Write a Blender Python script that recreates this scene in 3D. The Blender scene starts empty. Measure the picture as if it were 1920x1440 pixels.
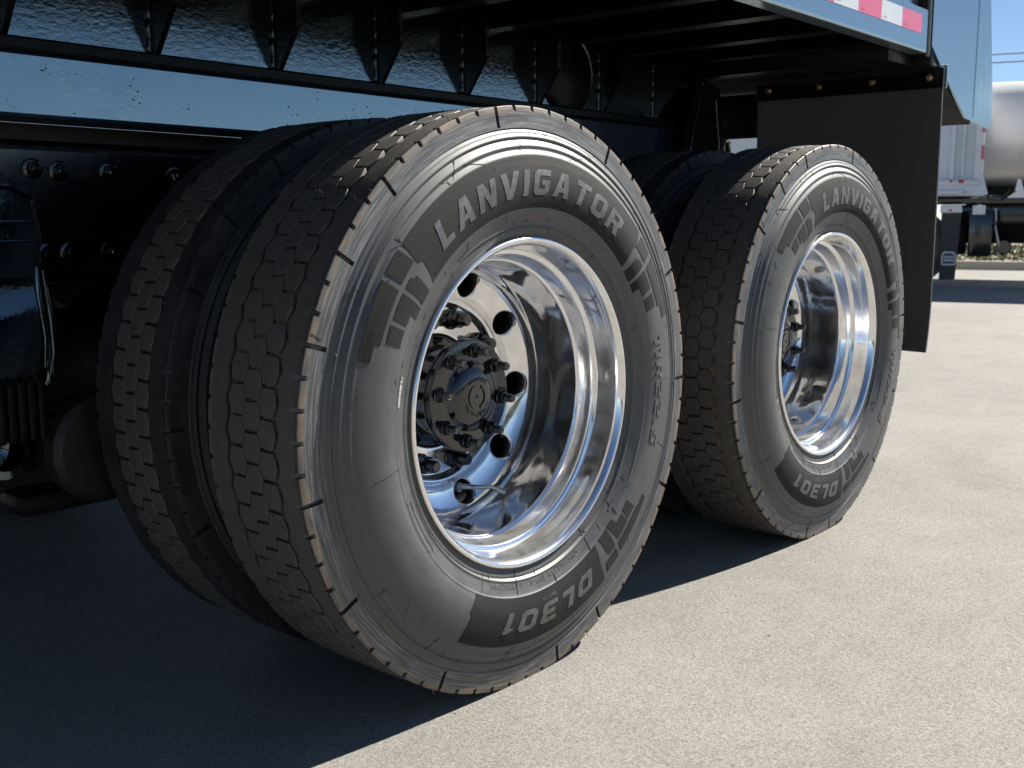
import bpy, bmesh, math, random
import numpy as np
from mathutils import Vector, Matrix
random.seed(7)
rng = np.random.default_rng(7)
S = bpy.context.scene
COL = S.collection
rad = math.radians

# ------------------------------------------------------------------ camera
cam_data = bpy.data.cameras.new('camera')
cam = bpy.data.objects.new('camera', cam_data)
COL.objects.link(cam)
CAM_POS = Vector((-1.4799, -1.2157, 0.8360))
YAW, PITCH = 0.86464, -0.14788
fwd = Vector((math.cos(PITCH) * math.sin(YAW), math.cos(PITCH) * math.cos(YAW), math.sin(PITCH)))
cam.location = CAM_POS
cam.rotation_euler = fwd.to_track_quat('-Z', 'Y').to_euler()
cam_data.sensor_width = 36.0
cam_data.lens = 2043.53 / 1920 * 36.0
cam_data.clip_start = 0.05
cam_data.clip_end = 3000
cam_data.dof.use_dof = True
cam_data.dof.focus_distance = 1.85
cam_data.dof.aperture_fstop = 11
S.camera = cam

# ------------------------------------------------------------------ sky and sun
SUN_EL, SUN_PHI = rad(42), rad(16.5)          # elevation; angle from the truck's long axis towards the viewer's side
sun_dir = Vector((math.cos(SUN_EL) * math.cos(SUN_PHI), -math.cos(SUN_EL) * math.sin(SUN_PHI), math.sin(SUN_EL)))
world = bpy.data.worlds.new('World')
S.world = world
world.use_nodes = True
wn = world.node_tree
sky = wn.nodes.new('ShaderNodeTexSky')
sky.sky_type = 'NISHITA'
sky.sun_disc = False
sky.sun_elevation = SUN_EL
sky.sun_rotation = math.atan2(sun_dir.x, sun_dir.y)
sky.altitude = 50
sky.air_density = 0.68
sky.dust_density = 0.0
sky.ozone_density = 2.2
bg = wn.nodes['Background']
bg.inputs['Strength'].default_value = 0.05
wn.links.new(sky.outputs['Color'], bg.inputs['Color'])
sun_data = bpy.data.lights.new('sun', 'SUN')
sun_data.energy = 5.0
sun_data.angle = rad(0.53)
sun_data.color = (1.0, 0.955, 0.87)
sun = bpy.data.objects.new('sun', sun_data)
sun.rotation_euler = (-sun_dir).to_track_quat('-Z', 'Y').to_euler()
sun.location = (5, -4, 8)
COL.objects.link(sun)
S.view_settings.view_transform = 'Standard'
S.view_settings.look = 'None'
S.view_settings.gamma = 1
S.view_settings.use_curve_mapping = False
S.view_settings.exposure = 1.2
S.cycles.max_bounces = 10
S.cycles.glossy_bounces = 8
S.cycles.use_denoising = True
S.cycles.sample_clamp_indirect = 4

# ------------------------------------------------------------------ node helpers
class NT:
    def __init__(self, name):
        self.m = bpy.data.materials.new(name)
        self.m.use_nodes = True
        self.t = self.m.node_tree
        self.b = self.t.nodes['Principled BSDF']
    def n(self, typ, **kw):
        nd = self.t.nodes.new('ShaderNode' + typ)
        for k, v in kw.items():
            setattr(nd, k, v)
        return nd
    def l(self, a, b):
        self.t.links.new(a, b)
    def val(self, sock, v):
        if isinstance(v, (int, float)):
            sock.default_value = v
        elif isinstance(v, (tuple, list)):
            sock.default_value = v
        else:
            self.l(v, sock)
    def math(self, op, a, b=0.0, c=None, clamp=False):
        nd = self.n('Math', operation=op, use_clamp=clamp)
        self.val(nd.inputs[0], a)
        self.val(nd.inputs[1], b)
        if c is not None:
            self.val(nd.inputs[2], c)
        return nd.outputs[0]
    def coord(self, which='Object'):
        return self.n('TexCoord').outputs[which]
    def mapping(self, vec, scale=(1, 1, 1), loc=(0, 0, 0)):
        nd = self.n('Mapping')
        self.l(vec, nd.inputs['Vector'])
        nd.inputs['Scale'].default_value = scale
        nd.inputs['Location'].default_value = loc
        return nd.outputs[0]
    def noise(self, vec, scale, detail=3, rough=0.55, dist=0.0):
        nd = self.n('TexNoise')
        if vec is not None:
            self.l(vec, nd.inputs['Vector'])
        nd.inputs['Scale'].default_value = scale
        nd.inputs['Detail'].default_value = detail
        nd.inputs['Roughness'].default_value = rough
        nd.inputs['Distortion'].default_value = dist
        return nd.outputs['Fac']
    def voro(self, vec, scale, feature='F1'):
        nd = self.n('TexVoronoi', feature=feature)
        self.l(vec, nd.inputs['Vector'])
        nd.inputs['Scale'].default_value = scale
        return nd
    def ramp(self, fac, stops, interp='LINEAR'):
        nd = self.n('ValToRGB')
        nd.color_ramp.interpolation = interp
        e = nd.color_ramp.elements
        while len(e) < len(stops):
            e.new(0.5)
        for i, (p, c) in enumerate(stops):
            e[i].position = p
            e[i].color = c if len(c) == 4 else (*c, 1)
        self.l(fac, nd.inputs[0])
        return nd.outputs[0]
    def mrange(self, v, a, b, c=0.0, d=1.0):
        nd = self.n('MapRange')
        nd.clamp = True
        self.l(v, nd.inputs[0])
        for i, x in enumerate((a, b, c, d)):
            nd.inputs[i + 1].default_value = x
        return nd.outputs[0]
    def mix(self, fac, a, b, blend='MIX'):
        nd = self.n('Mix', data_type='RGBA', blend_type=blend)
        self.val(nd.inputs[0], fac)
        for s, v in ((nd.inputs[6], a), (nd.inputs[7], b)):
            if isinstance(v, (tuple, list)):
                s.default_value = v if len(v) == 4 else (*v, 1)
            else:
                self.l(v, s)
        return nd.outputs[2]
    def bump(self, h, strength=0.3, dist=0.001, normal=None):
        nd = self.n('Bump')
        nd.inputs['Strength'].default_value = strength
        nd.inputs['Distance'].default_value = dist
        self.l(h, nd.inputs['Height'])
        if normal is not None:
            self.l(normal, nd.inputs['Normal'])
        return nd.outputs[0]
    def set(self, **kw):
        names = dict(base='Base Color', rough='Roughness', metal='Metallic', ior='IOR', spec='Specular IOR Level',
                     normal='Normal', coat='Coat Weight', coatr='Coat Roughness', sheen='Sheen Weight', aniso='Anisotropic')
        for k, v in kw.items():
            s = self.b.inputs[names[k]]
            if isinstance(v, (tuple, list)) and len(v) == 3:
                v = (*v, 1)
            self.val(s, v)
        return self.m
    def polar(self):
        """radius from the wheel's axle, arc length round it and y, from object coordinates"""
        sp = self.n('SeparateXYZ')
        self.l(self.coord(), sp.inputs[0])
        x, y, z = sp.outputs
        r = self.math('SQRT', self.math('ADD', self.math('MULTIPLY', x, x), self.math('MULTIPLY', z, z)))
        th = self.math('ARCTAN2', x, z)
        cb = self.n('CombineXYZ')
        self.l(self.math('MULTIPLY', th, 0.45), cb.inputs[0])
        self.l(r, cb.inputs[1])
        self.l(y, cb.inputs[2])
        return r, cb.outputs[0], y

def simple(name, col, rough=0.5, metal=0.0, ior=1.5, nscale=0, namp=0.15, bscale=0, bstr=0.1, bdist=0.001):
    t = NT(name)
    t.set(base=col, rough=rough, metal=metal, ior=ior)
    if nscale:
        f = t.noise(t.coord(), nscale, 5, 0.6)
        k = [max(0, c * (1 - namp * 2)) for c in col]
        k2 = [min(1, c * (1 + namp * 2)) for c in col]
        t.set(base=t.mix(f, k, k2))
        t.set(rough=t.mrange(f, 0.3, 0.7, max(0.02, rough - 0.1), min(1, rough + 0.12)))
    if bscale:
        t.set(normal=t.bump(t.noise(t.coord(), bscale, 3), bstr, bdist))
    return t.m

# ------------------------------------------------------------------ materials
def make_rubber(name, base=(0.017, 0.0168, 0.0172), pad=False, letter=False, dust_and_light=True, wheel=True):
    t = NT(name)
    r, pv, y = t.polar()
    streak = t.noise(t.mapping(pv, (3, 160, 3)), 1.6, 5, 0.65)
    cloud = t.noise(t.mapping(pv, (1, 2.5, 1)), 14, 6, 0.65)
    fine = t.noise(pv, 420, 3, 0.7)
    col = t.mix(t.mrange(cloud, 0.35, 0.7), [c * 0.65 for c in base], [c * 1.55 for c in base])
    rough = t.math('ADD', t.mrange(streak, 0.3, 0.7, 0.47, 0.61), t.mrange(cloud, 0.35, 0.7, -0.05, 0.06))
    if dust_and_light and wheel:
        # a dusty grey bloom that also paints sunlight into the outer sidewall
        bl = t.math('MULTIPLY', t.mrange(y, 0.004, -0.001), t.mrange(cloud, 0.25, 0.7, 0.35, 0.95))
        bl = t.math('MULTIPLY', bl, t.mrange(streak, 0.25, 0.6, 0.6, 1.0))
        bl = t.math('MULTIPLY', bl, t.mrange(r, 0.365, 0.42, 1.0, 0.18))
        bl = t.math('MULTIPLY', bl, t.mrange(r, 0.336, 0.350, 0.45, 1.0))  # bead kept darker to deepen its shade
        col = t.mix(bl, col, (0.064, 0.0625, 0.0615))
        # scuffed, dusty shoulder and buttress, paled further to paint in the sun's highlight
        dmask = t.math('MULTIPLY', t.mrange(r, 0.470, 0.484), t.mrange(t.noise(t.mapping(pv, (5, 120, 5)), 2.6, 7, 0.72), 0.46, 0.62))
        dmask2 = t.math('MULTIPLY', dmask, t.mrange(y, 0.012, 0.006))
        col = t.mix(t.math('MULTIPLY', dmask2, 0.75), col, (0.190, 0.191, 0.200))
        # tan mould dust on the outer rim of the shoulder
        edge = t.math('MULTIPLY', t.mrange(r, 0.5030, 0.5075), t.mrange(y, 0.0125, 0.0095))
        en = t.math('MULTIPLY', edge, t.mrange(t.noise(t.mapping(pv, (1.5, 6, 1.5)), 16, 6, 0.75), 0.40, 0.62))
        col = t.mix(t.math('MULTIPLY', en, 0.8), col, (0.190, 0.126, 0.066))
        # brown inside the grooves
        gm = t.math('MULTIPLY', t.mrange(r, 0.5150, 0.5128), t.mrange(y, 0.057, 0.061))
        gm = t.math('MULTIPLY', gm, t.mrange(y, 0.178, 0.173))
        gm = t.math('MULTIPLY', gm, t.mrange(t.noise(pv, 30, 4, 0.7), 0.35, 0.6))
        col = t.mix(t.math('MULTIPLY', gm, 0.9), col, (0.200, 0.135, 0.070))
        # tread face: matt and a little dusty
        tread = t.math('MULTIPLY', t.mrange(r, 0.5140, 0.5155), t.mrange(y, 0.010, 0.016))
        col = t.mix(t.math('MULTIPLY', tread, 0.7), col, t.mix(t.noise(pv, 60, 6, 0.7), (0.024, 0.021, 0.0185), (0.104, 0.090, 0.073)))
        rough = t.math('MAXIMUM', rough, t.math('MULTIPLY', tread, 0.62))
    # flecks of grit
    vo = t.voro(pv, 210)
    spk = t.math('MULTIPLY', t.math('LESS_THAN', vo.outputs['Distance'], 0.13), t.math('GREATER_THAN', t.noise(pv, 90, 2), 0.60))
    col = t.mix(t.math('MULTIPLY', spk, 0.55), col, (0.20, 0.19, 0.17))
    h = t.math('ADD', t.math('MULTIPLY', streak, 0.6), t.math('MULTIPLY', fine, 0.35))
    nrm = t.bump(h, 0.42, 0.0007)
    if pad:
        w = t.n('TexWave', wave_type='BANDS', bands_direction='DIAGONAL')
        t.l(t.mapping(pv, (1.0, 0.4, 0)), w.inputs['Vector'])
        w.inputs['Scale'].default_value = 150
        nrm = t.bump(w.outputs['Fac'], 0.16, 0.0005, nrm)
        rough = t.math('ADD', rough, 0.22)
    if letter:
        rough = t.mrange(cloud, 0.3, 0.7, 0.40, 0.60)
        wear = t.mrange(t.noise(pv, 95, 5, 0.75), 0.42, 0.60)
        col = t.mix(t.math('MULTIPLY', wear, 0.7), col, (0.014, 0.014, 0.014))
    t.set(base=col, rough=rough, normal=nrm, spec=(0.3 if pad else 1.0 if dust_and_light or letter else 0.35))
    return t.m

M = {}
M['rubber'] = make_rubber('rubber')
M['rubber_shaded'] = make_rubber('shaded_rubber', (0.020, 0.020, 0.021), dust_and_light=False)  # undusted, duller copy that darkens the inner tyres where they stand in shade
M['pad'] = make_rubber('ridged_rubber', (0.0115, 0.0112, 0.0110), pad=True, dust_and_light=False)
M['letter'] = make_rubber('lettering_rubber', (0.066, 0.064, 0.062), letter=True, dust_and_light=False)
M['hair'] = simple('vent_rubber', (0.02, 0.019, 0.018), 0.5)

def make_chrome():
    t = NT('polished_aluminium')
    r, pv, y = t.polar()
    sm = t.noise(t.mapping(t.coord(), (1, 1, 1)), 24, 6, 0.62)
    sw = t.noise(t.mapping(pv, (4, 90, 60)), 3.0, 4, 0.6)
    vo = t.voro(t.coord(), 180)
    spot = t.math('MULTIPLY', t.math('LESS_THAN', vo.outputs['Distance'], 0.22), t.math('GREATER_THAN', t.noise(t.coord(), 60, 2), 0.60))
    rough = t.math('ADD', t.mrange(sm, 0.38, 0.72, 0.035, 0.13), t.math('MULTIPLY', spot, 0.12))
    col = t.mix(t.mrange(sm, 0.4, 0.75), (0.88, 0.88, 0.885), (0.76, 0.755, 0.75))
    h = t.math('ADD', t.math('MULTIPLY', sw, 0.5), t.math('MULTIPLY', t.noise(t.coord(), 11, 3), 3.0))
    nr = t.bump(h, 0.06, 0.002)
    t.set(base=col, metal=1.0, rough=rough, normal=nr)
    b2 = t.n('BsdfPrincipled')
    b2.inputs['Metallic'].default_value = 1.0
    b2.inputs['Roughness'].default_value = 0.36
    t.l(col, b2.inputs['Base Color'])
    t.l(nr, b2.inputs['Normal'])
    mx = t.n('MixShader')
    t.l(t.mrange(sm, 0.35, 0.75, 0.09, 0.22), mx.inputs[0])
    t.l(t.b.outputs[0], mx.inputs[1])
    t.l(b2.outputs[0], mx.inputs[2])
    t.l(mx.outputs[0], t.t.nodes['Material Output'].inputs['Surface'])
    return t.m
M['chrome'] = make_chrome()

def make_black(name, base=(0.0035, 0.0036, 0.004), rough=0.13, ior=1.9, peel=0.10, peel_scale=220, wavy=0.0, wavy_scale=34, dirt=0.25, tint=None, specks=False, smear=False, stretch=(1, 1, 1)):
    t = NT(name)
    c = t.coord()
    d = t.noise(c, 9, 7, 0.7)
    f = t.noise(c, 70, 5, 0.7)
    dm = t.math('MULTIPLY', t.mrange(d, 0.5, 0.75), t.mrange(f, 0.35, 0.7))
    col = t.mix(t.math('MULTIPLY', dm, dirt), base, (0.055, 0.05, 0.043))
    nrm = t.bump(t.noise(c, peel_scale, 2), peel, 0.0006)
    if tint: t.b.inputs['Specular Tint'].default_value = (*tint, 1)
    if wavy:
        wv = t.noise(t.mapping(c, stretch), wavy_scale, 5, 0.6, 0.5)
        if specks:
            wv = t.math('MULTIPLY', wv, t.mrange(t.noise(t.mapping(c, (1, 1, .5)), 5.5, 3), 0.52, 0.68))
        nrm = t.bump(wv, wavy, 0.01, nrm)
    if specks:
        vo = t.voro(t.mapping(c, (1, 1, 1.8)), 75)
        sk = t.math('MULTIPLY', t.math('LESS_THAN', vo.outputs['Distance'], 0.20), t.math('GREATER_THAN', t.noise(c, 16, 3), 0.60))
        rb = t.mrange(sk, 0, 1, ior, 1.25)
        t.l(rb, t.b.inputs['IOR'])
        ior = rb
    if smear:
        sm = t.noise(t.mapping(c, (30, 30, 1.6)), 1.0, 6, 0.65)
        col = t.mix(t.mrange(sm, 0.45, 0.75, 0, 0.6), col, (0.060, 0.085, 0.105))
        dm = t.math('ADD', dm, t.mrange(sm, 0.4, 0.75, 0.0, 0.9))
    t.set(base=col, rough=t.math('ADD', t.mrange(f, 0.3, 0.75, rough * 0.7, rough * 1.4), t.math('MULTIPLY', dm, 0.12)), ior=ior, normal=nrm)
    return t.m
M['black'] = make_black('black_enamel', rough=0.16, ior=1.7)
M['sill'] = make_black('sill_enamel', (0.012, 0.020, 0.040), rough=0.08, ior=3.1, peel=0.06, dirt=0.05, tint=(.74, .92, 1.0), specks=True, wavy=0.07, wavy_scale=60)  # blue in base and tint stands for sky mirrored in black enamel
M['web'] = make_black('rolled_plate_enamel', rough=0.08, ior=2.6, wavy=0.06, wavy_scale=70, tint=(.72, .9, 1.0), stretch=(.8, .8, 1.5))
M['body'] = make_black('body_enamel', (0.075, 0.098, 0.120), rough=0.13, ior=4.2, peel=0.05, wavy=0.03, wavy_scale=5, dirt=0.06, tint=(.80, .95, 1.0), smear=True)  # black enamel's base paled blue-grey to paint in the mirrored sky
M['under'] = make_black('underbody_paint', (0.0025, 0.0025, 0.003), rough=0.35, ior=1.25, peel=0.2, dirt=0.04)
M['hub'] = make_black('hub_enamel', (0.002, 0.002, 0.0025), rough=0.11, ior=1.75, peel=0.12, peel_scale=120, dirt=0.12)
M['cast'] = make_black('casting_enamel', (0.003, 0.004, 0.007), rough=0.08, ior=2.2, tint=(.7, .88, 1.0), peel=0.25, peel_scale=140, wavy=0.10, wavy_scale=14)
M['rust'] = simple('brown_iron', (0.010, 0.0075, 0.006), 0.6, 0, 1.5, 40, 0.3, 200, 0.4)
M['dark'] = simple('dark_iron', (0.003, 0.003, 0.003), 0.55, 0, 1.3, 40, 0.2)
M['weld'] = make_black('weld_enamel', rough=0.14, ior=1.75, peel=0.5, peel_scale=300)
M['zinc'] = simple('zinc_plate', (0.62, 0.50, 0.34), 0.28, 1.0, 1.5, 90, 0.2)
M['steel'] = simple('bare_steel', (0.50, 0.49, 0.47), 0.32, 1.0, 1.5, 120, 0.15)

def make_flap():
    t = NT('ribbed_rubber')
    sp = t.n('SeparateXYZ')
    t.l(t.coord(), sp.inputs[0])
    w = t.math('SINE', t.math('MULTIPLY', sp.outputs[1], 2 * math.pi / 0.0062))
    n = t.noise(t.mapping(t.coord(), (1, 1, 0.25)), 6, 6, 0.7)
    col = t.mix(t.mrange(n, 0.3, 0.75), (0.024, 0.0225, 0.022), (0.052, 0.046, 0.042))
    spl = t.math('MULTIPLY', t.mrange(sp.outputs[2], -0.25, -0.85), t.mrange(t.noise(t.coord(), 38, 6, 0.75), 0.50, 0.66))
    col = t.mix(t.math('MULTIPLY', spl, 0.55), col, (0.13, 0.115, 0.095))
    t.set(base=col, rough=t.mrange(n, 0.3, 0.7, 0.45, 0.62), normal=t.bump(w, 0.8, 0.0014))
    return t.m
M['flap'] = make_flap()

def make_tape(name, col, col2):
    t = NT(name)
    v = t.n('TexBrick')
    t.l(t.mapping(t.coord(), (90, 90, 90)), v.inputs['Vector'])
    v.inputs['Scale'].default_value = 1.0
    v.inputs['Mortar Size'].default_value = 0.05
    v.inputs['Color1'].default_value = (*col, 1)
    v.inputs['Color2'].default_value = (*[c * 0.93 for c in col], 1)
    v.inputs['Mortar'].default_value = (*col2, 1)
    n = t.noise(t.coord(), 14, 4)
    t.set(base=t.mix(t.math('MULTIPLY', n, 0.25), v.outputs['Color'], col2), rough=0.22, ior=1.55)
    return t.m
M['tape_red'] = make_tape('red_reflective_film', (0.66, 0.085, 0.165), (0.74, 0.26, 0.32))
M['tape_white'] = make_tape('white_reflective_film', (0.72, 0.73, 0.74), (0.5, 0.51, 0.53))

def make_pavement():
    t = NT('worn_asphalt')
    c = t.coord()
    big = t.noise(c, 0.55, 6, 0.62)
    mid = t.noise(c, 5.5, 6, 0.65)
    g1 = t.voro(c, 300)
    g2 = t.noise(c, 420, 3, 0.8)
    g3 = t.noise(c, 120, 5, 0.8)
    stone = t.mix(0.5, g1.outputs['Color'], g2)
    sep = t.n('RGBToBW')
    t.l(stone, sep.inputs[0])
    g = t.math('ADD', t.math('MULTIPLY', sep.outputs[0], 0.55), t.math('MULTIPLY', g3, 0.45))
    col = t.ramp(g, [(0.24, (0.085, 0.081, 0.077)), (0.42, (0.235, 0.222, 0.202)), (0.52, (0.300, 0.283, 0.256)), (0.66, (0.395, 0.375, 0.340)), (0.84, (0.54, 0.515, 0.47))])
    tone = t.math('ADD', t.mrange(big, 0.3, 0.7, 0.74, 0.97), t.mrange(mid, 0.3, 0.7, -0.07, 0.07))
    col = t.mix(1.0, col, t.mix(tone, (0, 0, 0), (1, 1, 1)), 'MULTIPLY')
    # drag streaks running across the yard and a few dark specks
    stv = t.mapping(c, (0.7, 7.0, 1))
    st = t.mrange(t.noise(stv, 2.0, 6, 0.7), 0.58, 0.80)
    col = t.mix(t.math('MULTIPLY', st, 0.22), col, (0.12, 0.115, 0.11))
    # old stains and paler scuffed patches
    stn = t.math('MULTIPLY', t.mrange(t.noise(t.mapping(c, (.5, 1.1, 1)), 1.3, 7, 0.7, 0.8), 0.56, 0.74), t.mrange(t.noise(c, 26, 4, 0.7), 0.3, 0.7, 0.4, 1.0))
    col = t.mix(t.math('MULTIPLY', stn, 0.38), col, (0.115, 0.108, 0.100))
    pal = t.mrange(t.noise(t.mapping(c, (.45, 2.2, 1), (3.1, 7.7, 0)), 1.5, 6, 0.7, 0.5), 0.58, 0.72)
    col = t.mix(t.math('MULTIPLY', pal, 0.25), col, (0.40, 0.375, 0.33))
    pv = t.voro(c, 9)
    sp = t.math('MULTIPLY', t.math('LESS_THAN', pv.outputs['Distance'], 0.035), t.math('GREATER_THAN', t.noise(c, 3, 2), 0.52))
    col = t.mix(t.math('MULTIPLY', sp, 0.8), col, (0.03, 0.028, 0.026))
    h = t.math('ADD', t.math('MULTIPLY', g, 1.0), t.math('MULTIPLY', g2, 0.6))
    t.set(base=col, rough=t.mrange(g, 0.3, 0.8, 0.85, 0.6), normal=t.bump(h, 0.75, 0.0035), spec=0.22)
    return t.m
M['pavement'] = make_pavement()
M['concrete'] = simple('kerb_concrete', (0.36, 0.34, 0.30), 0.8, 0, 1.5, 12, 0.15, 120, 0.4, 0.003)
M['soil'] = simple('bark_mulch', (0.22, 0.165, 0.125), 0.9, 0, 1.5, 16, 0.35, 40, 0.9, 0.02)
M['white'] = simple('white_paint', (0.74, 0.75, 0.77), 0.3, 0, 1.5, 5, 0.05)
M['red'] = simple('red_lens', (0.6, 0.015, 0.02), 0.2)
M['badge'] = simple('badge_film', (0.06, 0.075, 0.11), 0.4)
M['flapbg'] = simple('smooth_rubber', (0.030, 0.030, 0.031), 0.5, 0, 1.5, 10, 0.15)
M['alu'] = simple('satin_aluminium', (0.86, 0.835, 0.80), 0.34, 0.12, 1.5, 2.5, 0.06)
M['leaf'] = simple('leaf_green', (0.060, 0.095, 0.028), 0.6, 0, 1.5, 6, 0.4)
M['leaf2'] = simple('dry_leaf', (0.21, 0.17, 0.075), 0.7, 0, 1.5, 6, 0.35)
M['wire'] = simple('wire_grey', (0.05, 0.055, 0.06), 0.6)

# ------------------------------------------------------------------ mesh helpers
def link(name, me, mat=None, parent=None, loc=None, rot=None):
    o = bpy.data.objects.new(name, me)
    COL.objects.link(o)
    if mat is not None and me is not None and not me.materials:
        me.materials.append(mat)
    if parent is not None:
        o.parent = parent
    if loc is not None:
        o.location = loc
    if rot is not None:
        o.rotation_euler = rot
    return o

def tag(o, label=None, cat=None, group=None, kind=None):
    if label: o['label'] = label
    if cat: o['category'] = cat
    if group: o['group'] = group
    if kind: o['kind'] = kind
    return o

def empty(name, loc=(0, 0, 0), parent=None, rz=0.0):
    o = bpy.data.objects.new(name, None)
    o.empty_display_size = 0.05
    COL.objects.link(o)
    o.location = loc
    o.rotation_euler = (0, 0, rz)
    if parent is not None:
        o.parent = parent
    return o

def finish(me, smooth=True, angle=35):
    me.update()
    if smooth:
        me.polygons.foreach_set('use_smooth', [True] * len(me.polygons))
        me.set_sharp_from_angle(angle=rad(angle))
    return me

def mesh_np(name, verts, faces, smooth=True, angle=35):
    me = bpy.data.meshes.new(name)
    me.from_pydata([tuple(v) for v in verts], [], [tuple(f) for f in faces])
    return finish(me, smooth, angle)

class MB:
    """collects simple solids and turns them into ONE mesh"""
    def __init__(self):
        self.v, self.f = [], []
    def add(self, verts, faces):
        o = len(self.v)
        self.v += [tuple(p) for p in verts]
        self.f += [tuple(i + o for i in f) for f in faces]
        return self
    def box(self, x0, x1, y0, y1, z0, z1, b=0.0):
        if b <= 0:
            vs = [(x, y, z) for z in (z0, z1) for y in (y0, y1) for x in (x0, x1)]
            return self.add(vs, [(0, 2, 3, 1), (4, 5, 7, 6), (0, 1, 5, 4), (2, 6, 7, 3), (0, 4, 6, 2), (1, 3, 7, 5)])
        bm = bmesh.new()
        bmesh.ops.create_cube(bm, size=1)
        for v in bm.verts:
            v.co = ((x0 + x1) / 2 + v.co.x * (x1 - x0), (y0 + y1) / 2 + v.co.y * (y1 - y0), (z0 + z1) / 2 + v.co.z * (z1 - z0))
        bmesh.ops.bevel(bm, geom=bm.edges[:], offset=b, segments=2, affect='EDGES', profile=0.5)
        return self.bm(bm)
    def bm(self, bm):
        bm.verts.index_update()
        self.add([v.co for v in bm.verts], [[v.index for v in f.verts] for f in bm.faces])
        bm.free()
        return self
    def prism(self, poly, axis, a, b):
        """poly: 2-d outline; axis 0: (y,z) extruded in x, 1: (x,z) in y, 2: (x,y) in z"""
        n = len(poly)
        def P(p, t):
            return [(t, p[0], p[1]), (p[0], t, p[1]), (p[0], p[1], t)][axis]
        vs = [P(p, a) for p in poly] + [P(p, b) for p in poly]
        fs = [tuple(range(n))[::-1], tuple(range(n, 2 * n))]
        fs += [(i, (i + 1) % n, n + (i + 1) % n, n + i) for i in range(n)]
        return self.add(vs, fs)
    def tube(self, pts, r, n=8, cap=True):
        pts = [Vector(p) for p in pts]
        rs = r if isinstance(r, (list, tuple)) else [r] * len(pts)
        ref = None
        vs, fs = [], []
        for i, p in enumerate(pts):
            d = (pts[min(i + 1, len(pts) - 1)] - pts[max(i - 1, 0)]).normalized()
            if ref is None:
                ref = d.orthogonal().normalized()
            u = (ref - d * ref.dot(d)).normalized()
            ref = u
            w = d.cross(u)
            for k in range(n):
                a = 2 * math.pi * k / n
                vs.append(p + (u * math.cos(a) + w * math.sin(a)) * rs[i])
        for i in range(len(pts) - 1):
            for k in range(n):
                fs.append((i * n + k, i * n + (k + 1) % n, (i + 1) * n + (k + 1) % n, (i + 1) * n + k))
        if cap:
            fs.append(tuple(range(n))[::-1])
            fs.append(tuple(range((len(pts) - 1) * n, len(pts) * n)))
        return self.add(vs, fs)
    def lathe_y(self, prof, seg=48, c=(0, 0, 0), cap0=False, cap1=False, a0=0.0):
        """prof: (r, y) pairs turned about an axis along y"""
        vs, fs = [], []
        for k in range(seg):
            a = a0 + 2 * math.pi * k / seg
            s, co = math.sin(a), math.cos(a)
            for (r, y) in prof:
                vs.append((c[0] + r * s, c[1] + y, c[2] + r * co))
        m = len(prof)
        for k in range(seg):
            q = (k + 1) % seg
            for j in range(m - 1):
                fs.append((k * m + j, k * m + j + 1, q * m + j + 1, q * m + j))
        if cap0: fs.append([k * m for k in range(seg)])
        if cap1: fs.append([k * m + m - 1 for k in range(seg)][::-1])
        return self.add(vs, fs)
    def mesh(self, name, smooth=True, angle=35):
        me = bpy.data.meshes.new(name)
        me.from_pydata(self.v, [], self.f)
        return finish(me, smooth, angle)
    def obj(self, name, mat, parent=None, loc=None, rot=None, smooth=True, angle=35):
        return link(name, self.mesh(name, smooth, angle), mat, parent, loc, rot)

# ------------------------------------------------------------------ ground and setting
def sheet(name, x0, x1, y0, y1, z, mat):
    o = MB().add([(x0, y0, z), (x1, y0, z), (x1, y1, z), (x0, y1, z)], [(0, 1, 2, 3)]).obj(name, mat, smooth=False)
    return tag(o, kind='structure')
sheet('pavement', -600, 600, -600, 600, 0.0, M['pavement'])

# far edge of the yard, set out along the line of sight to the right of the truck
VA = rad(73.05)
E_D = Vector((math.sin(VA), math.cos(VA), 0))
E_R = Vector((math.cos(VA), -math.sin(VA), 0))
def far(r, d, z=0.0):
    return Vector((CAM_POS.x, CAM_POS.y, 0)) + E_R * r + E_D * d + Vector((0, 0, z))
RZ = math.atan2(E_R.y, E_R.x)               # local x runs to the right, local y away

def strip(name, r0, r1, d0, d1, z0, z1, mat, kind='structure'):
    o = MB().box(r0, r1, d0, d1, z0, z1, 0.012).obj(name, mat, loc=far(0, 0), rot=(0, 0, RZ))
    return tag(o, kind=kind)
strip('kerb', -40, 40, 20.9, 21.07, -0.1, 0.15, M['concrete'])
strip('planting_bed', -40, 40, 21.08, 46, -0.1, 0.13, M['soil'])
# kerb and grass verge on the open side of the yard, seen in the polished wheels
sheet('sidewalk', -60, 60, -21, -15, 0.012, M['concrete'])

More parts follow.
